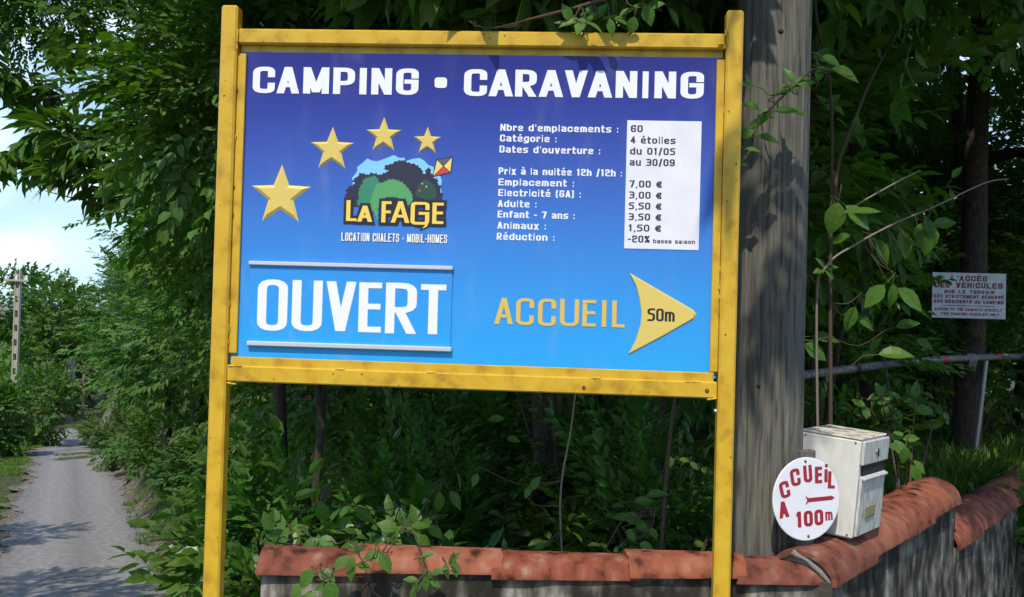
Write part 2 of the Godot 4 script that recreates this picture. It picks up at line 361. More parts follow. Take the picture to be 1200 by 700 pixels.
func tex(f: FastNoiseLite, stops: Array, size := 512) -> NoiseTexture2D:
	var t := NoiseTexture2D.new()
	t.width = size
	t.height = size
	t.seamless = true
	t.noise = f
	if stops.size() > 0:
		var gr := Gradient.new()
		var off := PackedFloat32Array()
		var cols := PackedColorArray()
		for s in stops:
			off.push_back(s[0])
			cols.push_back(s[1])
		gr.offsets = off
		gr.colors = cols
		t.color_ramp = gr
	return t

func mat(c: Color, rough: float, spec := .5) -> StandardMaterial3D:
	var m := StandardMaterial3D.new()
	m.albedo_color = c
	m.roughness = rough
	m.metallic_specular = spec
	return m

func grained(stops: Array, f: FastNoiseLite, scale: Vector3, rough: float, bump := 0.0, bf: FastNoiseLite = null, world := true) -> StandardMaterial3D:
	var m := mat(Color.WHITE, rough, .3)
	m.albedo_texture = tex(f, stops)
	m.uv1_triplanar = true
	m.uv1_world_triplanar = world
	m.uv1_scale = scale
	if bump > 0.0:
		m.heightmap_enabled = true
		m.heightmap_texture = tex(bf if bf else f, [])
		m.heightmap_scale = bump
	return m

func leaf_mat(rough: float, through: Color) -> StandardMaterial3D:
	var m := mat(Color.WHITE, rough, .4)
	m.vertex_color_use_as_albedo = true
	m.backlight_enabled = true
	m.backlight = through
	m.cull_mode = BaseMaterial3D.CULL_DISABLED
	return m

func make_materials() -> void:
	M.yellow = grained([[0.0, lin(.34, .18, .012)], [.30, lin(.50, .295, .02)], [.44, lin(.58, .352, .022)], [.62, lin(.61, .385, .027)], [1.0, lin(.66, .43, .045)]], noise(.012, 3), Vector3(1.6, 1.6, 1.6), .38, .012, noise(.03, 9))
	M.yellow.metallic_specular = .45
	M.rust = grained([[0.0, lin(.08, .03, .012)], [.6, lin(.2, .09, .03)], [1.0, lin(.4, .24, .05)]], noise(.05, 4), Vector3(9, 9, 9), .8)
	M.white_print = mat(lin(.80, .81, .86), .4)
	M.gold_print = mat(lin(.68, .52, .13), .38)
	M.gold_text = mat(lin(.66, .47, .10), .4)
	M.black_print = mat(lin(.012, .012, .02), .45)
	M.navy_text = mat(lin(.03, .03, .07), .5)
	M.aluminium = mat(lin(.62, .62, .68), .38)
	M.aluminium.metallic = .35
	M.plate_blue = null
	M.paper = grained([[0.0, lin(.70, .70, .78)], [1.0, lin(.80, .80, .88)]], noise(.008, 12), Vector3(2, 2, 2), .5)
	M.sky_print = mat(lin(.22, .56, .88), .4)
	M.tree_print = mat(lin(.020, .020, .045), .4)
	M.green_a = mat(lin(.035, .22, .13), .4)
	M.green_b = mat(lin(.085, .33, .12), .4)
	M.green_c = mat(lin(.02, .07, .05), .4)
	M.logo_yellow = mat(lin(.86, .60, .10), .4)
	M.kite_yellow = mat(lin(.80, .62, .16), .4)
	M.kite_red = mat(lin(.55, .05, .06), .4)
	M.kite_grey = mat(lin(.08, .1, .12), .4)
	# weathered round pole: long grey grain with a little green film
	M.pole = grained([[0.0, lin(.036, .032, .028)], [.35, lin(.096, .089, .081)], [.55, lin(.150, .141, .127)], [.75, lin(.122, .138, .098)], [1.0, lin(.24, .228, .20)]], noise(.022, 21, 5), Vector3(5.5, .28, 5.5), .85, .12, noise(.05, 22, 4))
	M.stake = grained([[0.0, lin(.06, .055, .05)], [1.0, lin(.22, .20, .18)]], noise(.03, 31, 4), Vector3(6, .6, 6), .85, .08)
	var bark := noise(.03, 41, 5)
	M.bark = grained([[0.0, lin(.02, .015, .012)], [.5, lin(.055, .042, .034)], [1.0, lin(.11, .09, .075)]], bark, Vector3(3, .7, 3), .9, .6)
	M.twig = grained([[0.0, lin(.05, .035, .025)], [1.0, lin(.14, .10, .07)]], noise(.05, 43), Vector3(6, 6, 6), .8)
	M.pale_twig = grained([[0.0, lin(.16, .13, .10)], [1.0, lin(.32, .27, .22)]], noise(.05, 44), Vector3(6, 6, 6), .8)
	M.render = grained([[0.0, lin(.014, .012, .010)], [.38, lin(.034, .030, .025)], [.52, lin(.085, .077, .064)], [.66, lin(.17, .155, .13)], [.8, lin(.30, .28, .245)], [1.0, lin(.40, .38, .34)]], noise(.014, 51, 7), Vector3(1.25, .6, 1.25), .92, .45, noise(.05, 52, 5))
	M.tiles = []
	for k in 4:
		var a: Color = [lin(.28, .088, .048), lin(.23, .066, .038), lin(.30, .10, .058), lin(.21, .068, .045)][k]
		var t := grained([[0.0, a.darkened(.8)], [.22, a.darkened(.4)], [.33, a.darkened(.16)], [.45, a.darkened(.04)], [.60, a], [.74, a.lightened(.07)], [.84, Color(.60, .54, .48).lerp(a, .55)], [1.0, Color(.62, .58, .52).lerp(a, .2)]], noise(.010, 61 + k, 7), Vector3(2, 2, 2), .88, .02, noise(.22, 66 + k, 3))
		M.tiles.push_back(t)
	M.mortar = grained([[0.0, lin(.10, .095, .08)], [1.0, lin(.42, .40, .36)]], noise(.06, 71), Vector3(8, 8, 8), .95, .25)
	M.mailbox = grained([[0.0, lin(.34, .31, .26)], [.18, lin(.60, .59, .55)], [.5, lin(.68, .68, .65)], [1.0, lin(.74, .74, .72)]], noise(.012, 81, 6), Vector3(3, 1.1, 3), .55, .02)
	M.mailbox_top = grained([[0.0, lin(.12, .06, .03)], [.34, lin(.34, .25, .17)], [.46, lin(.60, .57, .50)], [1.0, lin(.72, .71, .67)]], noise(.012, 82, 6), Vector3(3, 3, 3), .6, .03)
	M.mailbox_door = grained([[0.0, lin(.16, .15, .14)], [.34, lin(.40, .39, .37)], [.6, lin(.62, .61, .57)], [1.0, lin(.68, .67, .63)]], noise(.03, 83, 5), Vector3(7, .7, 7), .55, .03)
	M.dark_gap = mat(lin(.012, .012, .012), .9)
	M.brass = mat(lin(.24, .20, .11), .5)
	M.card = mat(lin(.30, .25, .13), .7)
	M.steel = mat(lin(.30, .30, .31), .45)
	M.steel.metallic = .6
	M.enamel = grained([[0.0, lin(.70, .71, .76)], [1.0, lin(.82, .83, .88)]], noise(.01, 91), Vector3(2, 2, 2), .28)
	M.red_print = mat(lin(.33, .015, .035), .4)
	M.notice_white = grained([[0.0, lin(.50, .52, .58)], [1.0, lin(.72, .74, .80)]], noise(.01, 92), Vector3(2, 2, 2), .5)
	M.notice_red = mat(lin(.22, .02, .05), .6)
	M.pipe = grained([[0.0, lin(.04, .028, .024)], [.35, lin(.09, .075, .075)], [.5, lin(.17, .16, .175)], [1.0, lin(.34, .33, .36)]], noise(.02, 93, 5), Vector3(3, 3, 3), .5, .05)
	M.pipe_red = mat(lin(.40, .03, .05), .5)
	M.concrete = grained([[0.0, lin(.26, .24, .20)], [1.0, lin(.46, .43, .37)]], noise(.02, 94), Vector3(2, 2, 2), .9)
	M.stone = mat(Color.WHITE, .9)
	M.stone.vertex_color_use_as_albedo = true
	M.wire = mat(lin(.03, .03, .03), .6)
	M.ground = grained([[0.0, lin(.018, .014, .009)], [.4, lin(.055, .042, .026)], [.55, lin(.07, .075, .03)], [.72, lin(.06, .11, .028)], [1.0, lin(.14, .12, .075)]], noise(.012, 101, 6), Vector3(.6, .6, .6), .95, 1.2, noise(.1, 102, 4))
	M.road = grained([[0.0, lin(.17, .16, .152)], [.35, lin(.205, .197, .195)], [.5, lin(.225, .217, .217)], [.65, lin(.24, .231, .23)], [1.0, lin(.31, .298, .28)]], noise(.03, 103, 7), Vector3(.3, .3, .3), .92, .12, noise(.2, 104, 3))
	M.verge = grained([[0.0, lin(.07, .05, .035)], [.5, lin(.17, .14, .11)], [1.0, lin(.30, .26, .21)]], noise(.02, 105, 6), Vector3(.5, .5, .5), .95, .3)
	M.leaf = leaf_mat(.5, Color(.8, .95, .35))
	M.gloss_leaf = leaf_mat(.32, Color(.75, .95, .35))
	M.grass = leaf_mat(.6, Color(.8, .95, .4))

# ---------------------------------------------------------------- the lie of the land
const LANE := [0.0, 0.0, 3.0, -.1, 6.0, -.8, 9.0, -1.7, 13.0, -2.6, 16.5, -2.94, 23.2, -3.52, 30.5, -4.1, 38.8, -4.71, 54.8, -6.15, 72.0, -6.9, 100.0, -6.9, 200.0, -6.0, 420.0, -5.0, 2000.0, -4.0]

func lane(d: float) -> float:
	if d <= 0.0:
		return 0.0
	for k in range(0, LANE.size() - 2, 2):
		if d < LANE[k + 2]:
			return lerpf(LANE[k + 1], LANE[k + 3], (d - LANE[k]) / (LANE[k + 2] - LANE[k]))
	return LANE[-1]

func land(x: float, z: float) -> float:
	var d := -z
	var low := lane(d)
	var s := (x + .433 * d) * .918
	var behind := smoothstep(3.36, 3.75, d) * smoothstep(.05, -.3, (x - 1.07) * .819 - (d - 3.45) * .574)
	var terrace := .45 - maxf(0.0, d - 12.0) * .045
	terrace = lerpf(-.28 * smoothstep(.6, 2.0, x), terrace, behind) if d < 12.0 else terrace
	if x > .6 and d < 12.0 and d > 2.0:
		low = minf(low, -.28 * smoothstep(.6, 2.0, x))
	var h := lerpf(low, maxf(terrace, low), smoothstep(1.5, 3.8, s))
	if d > 14.0:
		h += smoothstep(-2.2, -6.0, s) * .5
	return h

func axis(dense_a: float, dense_b: float, step: float, far_a: float, far_b: float) -> Array:
	var out := []
	var x := dense_a
	while x <= dense_b:
		out.push_back(x)
		x += step
	var g := step
	x = dense_a
	while x > far_a:
		g *= 1.13
		x -= g
		out.push_front(x)
	g = step
	x = out[-1]
	while x < far_b:
		g *= 1.13
		x += g
		out.push_back(x)
	return out

func build_land() -> void:
	var xs := axis(-3.0, 5.0, .22, -420.0, 420.0)
	var zs := axis(-8.0, 0.0, .22, -520.0, 120.0)
	var g := Geo.new()
	var P := []
	for z in zs:
		var row := []
		for x in xs:
			row.push_back(Vector3(x, land(x, z), z))
		P.push_back(row)
	var N := func(i, j):
		var a: Vector3 = P[i][mini(j + 1, xs.size() - 1)] - P[i][maxi(j - 1, 0)]
		var b: Vector3 = P[mini(i + 1, zs.size() - 1)][j] - P[maxi(i - 1, 0)][j]
		return b.cross(a).normalized()
	for i in zs.size() - 1:
		for j in xs.size() - 1:
			g.quad_smooth(P[i][j], P[i][j + 1], P[i + 1][j + 1], P[i + 1][j], N.call(i, j), N.call(i, j + 1), N.call(i + 1, j + 1), N.call(i + 1, j))
	structure("ground", g.mesh(), M.ground)
	# the lane: a worn strip, and wider stony shoulders under it
	var path := [Vector3(-.2, 0, 1.5), Vector3(-1.3, 0, -3), Vector3(-3.46, 0, -8), Vector3(-5.2, 0, -12), Vector3(-6.95, 0, -16.5), Vector3(-9.85, 0, -23.2), Vector3(-13.05, 0, -30.5), Vector3(-16.7, 0, -38.8), Vector3(-20.1, 0, -46), Vector3(-23.8, 0, -54.8), Vector3(-26.6, 0, -62), Vector3(-27.4, 0, -67), Vector3(-26.0, 0, -71.5), Vector3(-22, 0, -75), Vector3(-16, 0, -77)]
	var mid := smooth_path(path, 22)
	var wob := noise(.35, 7, 2)
	var worn := [.72, .86, 1.0, .95, .78, .95, 1.0, .86, .72]      # grit and moss left between and outside the wheel tracks
	for lay in [["road_shoulder", 1.66, .12, M.verge, .3], ["road", 1.38, .145, M.road, .22]]:
		var gg := Geo.new()
		var rows := []
		for k in mid.size():
			var d: Vector3 = (mid[mini(k + 1, mid.size() - 1)] - mid[maxi(k - 1, 0)]).normalized()
			var side := Vector3(-d.z, 0, d.x)
			var row := []
			for j in 9:
				var t := j / 4.0 - 1.0
				var w: float = lay[1]
				if j == 0 or j == 8:
					w += wob.get_noise_2d(k * .55, j * 9.0 + w * 30.0) * lay[4] * 1.6
				var p: Vector3 = mid[k] + side * t * w
				p.y = maxf(land(p.x, p.z), lane(-p.z)) + lay[2] - absf(t) * .015
				row.push_back(p)
			rows.push_back(row)
		for k in rows.size() - 1:
			for j in 8:
				var q := [rows[k][j], rows[k][j + 1], rows[k + 1][j + 1], rows[k + 1][j]]
				var tint := [worn[j], worn[j + 1], worn[j + 1], worn[j]]
				for e in ([[0, 1, 2], [0, 2, 3]] if (q[1] - q[0]).cross(q[2] - q[0]).y < 0.0 else [[0, 2, 1], [0, 3, 2]]):
					for c in e:
						gg.col = Color(tint[c], tint[c], tint[c])
						gg.vert(q[c], Vector3.UP)
		lay[3].vertex_color_use_as_albedo = true
		structure(lay[0], gg.mesh(true), lay[3])

# ---------------------------------------------------------------- leaves
func leaf(g: Geo, base: Vector3, dir: Vector3, up: Vector3, len: float, wid: float, fold: float, droop: float, fine := false) -> void:
	dir = dir.normalized()
	var side := dir.cross(up).normalized()
	up = side.cross(dir).normalized()
	var ts := [0.0, .16, .38, .62, .84, 1.0] if fine else [0.0, .24, .62, 1.0]
	var ws := [0.0, .62, 1.0, .88, .42, 0.0] if fine else [0.0, .86, .84, 0.0]
	var mid := []
	var lft := []
	var rgt := []
	for k in ts.size():
		var t: float = ts[k]
		var m := base + dir * (t * len) - up * (droop * t * t * len)
		mid.push_back(m)
		var w: float = ws[k] * wid * .5
		lft.push_back(m - side * w + up * (fold * w))
		rgt.push_back(m + side * w + up * (fold * w))
	for k in ts.size() - 1:
		for e in [lft, rgt]:
			if k == 0:
				g.poly([mid[0], mid[1], e[1]], up)
			elif k == ts.size() - 2:
				g.poly([mid[k], mid[k + 1], e[k]], up)
			else:
				g.poly([mid[k], mid[k + 1], e[k + 1], e[k]], up)

# a twig along +x carrying n leaves; shared by the crowns as one small mesh
func spray(sd: int, n: int, span: float, len: float, wid: float, droop: float) -> ArrayMesh:
	var r := RandomNumberGenerator.new()
	r.seed = sd
	var g := Geo.new()
	g.col = Color(.6, .45, .4)
	var a := Vector3.ZERO
	var b := Vector3(span * .9, span * .08, 0)
	var w := span * .008
	g.poly([a + Vector3(0, 0, w), a - Vector3(0, 0, w), b], Vector3.UP)
	g.poly([a + Vector3(0, w, 0), a - Vector3(0, w, 0), b], Vector3.BACK)
	for k in n:
		var t := (k + .6) / n
		var s := -1.0 if k % 2 == 0 else 1.0
		var base := a.lerp(b, t) + Vector3(0, r.randf_range(-.04, .04), r.randf_range(-.05, .05)) * span
		var ang := r.randf_range(.5, 1.25) * (1.0 - t * .6)
		var dir := Vector3(cos(ang), r.randf_range(-.35, .3), sin(ang) * s)
		var up := Vector3(r.randf_range(-.5, .5), 1.0, r.randf_range(-.6, .6))
		var q := r.randf_range(.8, 1.2)
		g.col = Color(q * r.randf_range(.85, 1.2), q, q * r.randf_range(.7, 1.1))
		leaf(g, base, dir, up, len * r.randf_range(.7, 1.2), wid * r.randf_range(.8, 1.15), r.randf_range(.1, .5), r.randf_range(0.0, droop))
	return g.mesh(true)

var S := {}

func fill(parent: Node, called: String, mesh: Mesh, m: Material, buf: PackedFloat32Array) -> MultiMeshInstance3D:
	var mm := MultiMesh.new()
	mm.transform_format = MultiMesh.TRANSFORM_3D
	mm.use_colors = true
	mm.mesh = mesh
	mm.instance_count = buf.size() / 16
	mm.buffer = buf
	var o := MultiMeshInstance3D.new()
	o.name = called
	o.multimesh = mm
	o.material_override = m
	o.set_meta("kind", "stuff")
	parent.add_child(o, true)
	return o

func put(buf: PackedFloat32Array, b: Basis, p: Vector3, c: Color) -> void:
	buf.append_array(PackedFloat32Array([b.x.x, b.y.x, b.z.x, p.x, b.x.y, b.y.y, b.z.y, p.y, b.x.z, b.y.z, b.z.z, p.z, c.r, c.g, c.b, 1.0]))

# blobs: [centre, radii, sprays]; sprays gather in clumps so that the outline is uneven and sky shows between
func crown(parent: Node3D, blobs: Array, kind: String, tone: Color, size: float, m: Material) -> void:
	var buf := PackedFloat32Array()
	var here := parent.position
	for bl in blobs:
		var c: Vector3 = bl[0] - here
		var r: Vector3 = bl[1]
		var cnt: int = bl[2]
		var clumps := maxi(5, cnt / 34)
		var cr := minf(r.x, minf(r.y, r.z)) * .36
		var per := cnt / clumps
		for k in clumps:
			var d := Vector3(rng.randfn(), rng.randfn(), rng.randfn()).normalized()
			var far := pow(rng.randf(), .38) * rr(.86, 1.1)
			var cc := c + d * r * far
			var tint := rr(.75, 1.25)
			var warm := rr(.85, 1.25)
			for j in per:
				var o := Vector3(rng.randfn(), rng.randfn() * .75, rng.randfn()) * cr * .62
				var p := cc + o
				var dir := (d * .9 + o.normalized() * .8 + Vector3(rr(-.7, .7), rr(-.5, .3), rr(-.7, .7))).normalized()
				var up := Vector3(rr(-.55, .55), 1.0, rr(-.55, .55))
				var side := dir.cross(up).normalized()
				up = side.cross(dir)
				var s := size * rr(.7, 1.25)
				var q := tint * rr(.8, 1.2)
				put(buf, Basis(dir * s, up * s, side * s), p, Color(tone.r * q * warm, tone.g * q, tone.b * q))
	fill(parent, "crown", S[kind], m, buf)

func limb(parent: Node3D, called: String, pts: Array, r0: float, r1: float, sides := 8, m: Material = null) -> void:
	var g := Geo.new()
	var p := smooth_path(pts, 5)
	var here := parent.position
	for k in p.size():
		p[k] -= here
	tube(g, p, taper(p.size(), r0, r1), sides)
	part(parent, called, g.mesh(), m if m else M.bark)

# a tree: wandering trunk, one limb to each clump of the crown, thinner boughs spreading through it
func tree(called: String, label: String, group: String, foot: Vector2, r0: float, blobs: Array, kind: String, tone: Color, size: float, boughs := 4, fork := .55, category := "tree") -> Node3D:
	var y := land(foot.x, foot.y) - .12
	var base := Vector3(foot.x, y, foot.y)
	var t := thing(called, label, category, base, group)
	var mean := Vector3.ZERO
	for b in blobs:
		mean += b[0] / blobs.size()
	var top := base.lerp(mean, fork)
	top.x = lerpf(base.x, mean.x, fork * .5)
	top.z = lerpf(base.z, mean.z, fork * .5)
	var w := (top.y - base.y) * .018
	limb(t, "trunk", [base, base.lerp(top, .35) + Vector3(rr(-w, w), 0, rr(-w, w)), base.lerp(top, .7) + Vector3(rr(-w, w), 0, rr(-w, w)), top], r0, r0 * .62, 12)
	for b in blobs:
		var c: Vector3 = b[0]
		var r: Vector3 = b[1]
		var bend := top.lerp(c, .5) + Vector3(rr(-.1, .1), .12 * top.distance_to(c), rr(-.1, .1))
		limb(t, "branch", [top - Vector3(0, .08, 0), bend, c], r0 * .55, r0 * .2, 7)
		for k in boughs:
			var d := Vector3(rng.randfn(), rng.randfn() * .7, rng.randfn()).normalized()
			var e := c + d * r * .92
			var st := bend.lerp(c, rr(.4, 1.0))
			limb(t, "branch", [st, st.lerp(e, .5) + Vector3(0, rr(0, .15), 0), e], r0 * .2, r0 * .05, 5)
	crown(t, blobs, kind, tone, size, M.leaf)
	return t

func shrub(called: String, label: String, group: String, foot: Vector2, height: float, wide: float, n: int, kind: String, tone: Color, size: float, stems := 4, m: Material = null) -> Node3D:
	var y := land(foot.x, foot.y) - .05
	var base := Vector3(foot.x, y, foot.y)
	var t := thing(called, label, "shrub", base, group)
	for k in stems:
		var a := TAU * k / stems + rr(-.4, .4)
		var e := base + Vector3(cos(a) * wide * .6, height * rr(.7, .95), sin(a) * wide * .6)
		limb(t, "stem", [base + Vector3(cos(a), 0, sin(a)) * .04, base.lerp(e, .5) + Vector3(0, height * .1, 0), e], .012 + height * .006, .005, 6, M.twig)
	crown(t, [[base + Vector3(0, height * .55, 0), Vector3(wide, height * .5, wide), n]], kind, tone, size, m if m else M.leaf)
	return t

var big_leaf := []

func leaf_parts(parent: Node3D, data: Array, stems: Array, m: Array) -> void:
	var along := []
	for s in stems:
		along.append_array(smooth_path(s, 6))
	for k in range(0, data.size(), 5):
		var p := Vector3(data[k], data[k + 1], data[k + 2]) - parent.position
		var a := deg_to_rad(data[k + 3])
		var l: float = data[k + 4]
		var dir := Vector3(cos(a), sin(a), rr(-.1, .45)).normalized()
		var up := Vector3(rr(-.25, .25), rr(.35, .9), rr(.5, .9)).normalized()
		if absf(dir.dot(up)) > .9:
			up = Vector3(0, .3, 1)
		var side := dir.cross(up).normalized()
		up = side.cross(dir).normalized()
		var foot := p - dir * l * .95
		var near := Vector3.ZERO
		var best := .75
		for q in along:
			var dist: float = foot.distance_to(q - parent.position)
			if dist < best:
				best = dist
				near = q - parent.position
		if best < .75 and best > .012:
			var tg := Geo.new()
			tube(tg, smooth_path([near, near.lerp(foot, .5) + Vector3(rr(-.02, .02), -best * .12, rr(-.02, .02)), foot, p - dir * l * .6], 3), taper(10, .0026, .0014), 5)
			part(parent, "twig", tg.mesh(), M.twig)
		part(parent, "leaf", big_leaf[rng.randi() % big_leaf.size()], m[rng.randi() % m.size()], Transform3D(Basis(dir * l, up * l, side * l), p - dir * l * .5))

func make_sprays() -> void:
	S.oak = spray(1, 11, .34, .085, .046, .3)
	S.small = spray(2, 17, .26, .040, .022, .2)
	S.broad = spray(3, 7, .30, .125, .062, .35)
	S.long = spray(4, 7, .20, .19, .062, .55)
	S.far = spray(5, 11, .60, .17, .135, .3)
	S.round = spray(7, 12, .36, .088, .066, .35)
	S.needle = spray(6, 15, .34, .07, .012, .3)
	for v in 3:
		var g := Geo.new()
		leaf(g, Vector3.ZERO, Vector3.RIGHT, Vector3.UP, 1.0, [.56, .66, .48][v], [.22, .12, .35][v], [.12, .25, .3][v], true)
		tube(g, [Vector3(-.55, -.06, 0), Vector3(-.25, .0, 0), Vector3(.04, -.01, 0)], [.014, .012, .012], 5)
		big_leaf.push_back(g.mesh())
	# tuft of grass
	var t := Geo.new()
	var r := RandomNumberGenerator.new()
	r.seed = 77
	for k in 9:
		var a := r.randf() * TAU
		var out := Vector3(cos(a), 0, sin(a))
		var h := r.randf_range(.6, 1.0)
		var b := out * r.randf_range(0.0, .12)
		var sd := Vector3(-out.z, 0, out.x) * .03
		var m1 := b + out * .12 * h + Vector3(0, h * .6, 0)
		var tip := b + out * r.randf_range(.25, .6) * h + Vector3(0, h, 0)
		var q := r.randf_range(.75, 1.25)
		t.col = Color(q, q, q * .9)
		t.poly([b - sd, b + sd, m1 + sd * .8, m1 - sd * .8], out)
		t.poly([m1 - sd * .8, m1 + sd * .8, tip], out)
	S.tuft = t.mesh(true)

func grass_patch(called: String, label: String, spots: Array, tone: Color) -> void:
	# spots: [centre x, z, half width, half depth, count, height]
	var buf := PackedFloat32Array()
	for sp in spots:
		for k in sp[4]:
			var x: float = sp[0] + rr(-1, 1) * sp[2]
			var z: float = sp[1] + rr(-1, 1) * sp[3]
			var s := (x + .433 * -z) * .918
			if -z < 72.0 and -z > 4.0 and absf(s) < 1.3 and not (sp.size() > 6):
				continue
			if x > .9 and -z < 9.5 and (x - 1.07) * .819 - (-z - 3.45) * .574 > -.22:
				continue
			var h: float = sp[5] * rr(.5, 1.2)
			var b := Basis(Vector3.UP, rr(0, TAU)).scaled(Vector3(h * 1.2, h, h * 1.2))
			var q := rr(.7, 1.3)
			put(buf, b, Vector3(x, land(x, z) + (.13 if sp.size() > 6 else -.01), z), Color(tone.r * q * rr(.8, 1.3), tone.g * q, tone.b * q))
	var o := fill(self, called, S.tuft, M.grass, buf)
	o.set_meta("label", label)
	o.set_meta("category", "grass")

# ---------------------------------------------------------------- the campsite board
const TITLE := [["C", 0.0472, 0.1169, 2.2738, 2.3562], ["A", 0.1235, 0.1937, 2.2739, 2.3563], ["M", 0.2067, 0.2877, 2.2742, 2.3564], ["P", 0.3007, 0.3686, 2.2743, 2.3564], ["I", 0.3834, 0.4053, 2.2742, 2.3561], ["N", 0.4202, 0.4845, 2.2745, 2.3564], ["G", 0.4974, 0.5673, 2.2748, 2.3565], ["C", 0.7084, 0.7796, 2.2743, 2.3570], ["A", 0.7854, 0.8596, 2.2745, 2.3571], ["R", 0.8662, 0.9321, 2.2746, 2.3571], ["A", 0.9395, 1.0133, 2.2748, 2.3572], ["V", 1.0182, 1.0869, 2.2750, 2.3573], ["A", 1.0894, 1.1628, 2.2752, 2.3573], ["N", 1.1734, 1.2384, 2.2753, 2.3574], ["I", 1.2547, 1.2726, 2.2752, 2.3571], ["N", 1.2912, 1.3560, 2.2756, 2.3575], ["G", 1.3697, 1.4399, 2.2758, 2.3576]]
const OUVERT := [["O", 0.0857, 0.1803, 1.5351, 1.6941], ["U", 0.1942, 0.2890, 1.5370, 1.6939], ["V", 0.3011, 0.3931, 1.5400, 1.6930], ["E", 0.4028, 0.4737, 1.5390, 1.6923], ["R", 0.4862, 0.5824, 1.5376, 1.6936], ["T", 0.5943, 0.6724, 1.5386, 1.6914]]
const ACCUEIL := [["A", 0.8221, 0.8788, 1.5755, 1.6561], ["C", 0.8880, 0.9425, 1.5744, 1.6564], ["C", 0.9552, 1.0096, 1.5735, 1.6567], ["U", 1.0223, 1.0800, 1.5747, 1.6571], ["E", 1.0905, 1.1313, 1.5757, 1.6559], ["I", 1.1495, 1.1628, 1.5755, 1.6564], ["L", 1.1804, 1.2188, 1.5753, 1.6568]]
const SHOP := [["L", 0.3544, 0.3877, 1.8807, 1.9450], ["A", 0.3894, 0.4359, 1.8794, 1.9291], ["F", 0.4644, 0.4949, 1.8786, 1.9441], ["A", 0.4940, 0.5517, 1.8786, 1.9450], ["G", 0.5550, 0.6130, 1.8741, 1.9440], ["E", 0.6221, 0.6569, 1.8776, 1.9429]]
const LINES := [["Nbre d'emplacements :", .8243, 2.1684, 1.1857], ["Catégorie :", .8239, 2.1356, .9984], ["Dates d'ouverture :", .8235, 2.1014, 1.1324], ["Prix à la nuitée 12h /12h :", .8227, 2.0345, 1.2001], ["Emplacement :", .8230, 2.0005, 1.0553], ["Electricité (6A) :", .8233, 1.9677, 1.0769], ["Adulte :", .8229, 1.9343, .9425], ["Enfant - 7 ans :", .8231, 1.9016, 1.0598], ["Animaux :", .8234, 1.8676, .9730], ["Réduction :", .8224, 1.8335, .9999]]
const PRICES := [["4 étoiles", 1.2222, 2.1366, 1.3588], ["du 01/05", 1.2218, 2.1027, 1.3583], ["au 30/09", 1.2213, 2.0689, 1.3579], ["7,00 €", 1.2223, 2.0025, 1.3203], ["3,00 €", 1.2225, 1.9687, 1.3205], ["5,50 €", 1.2221, 1.9356, 1.3207], ["3,50 €", 1.2223, 1.9024, 1.3208], ["1,50 €", 1.2225, 1.8687, 1.3210], ["-20%", 1.2221, 1.8349, 1.2878]]

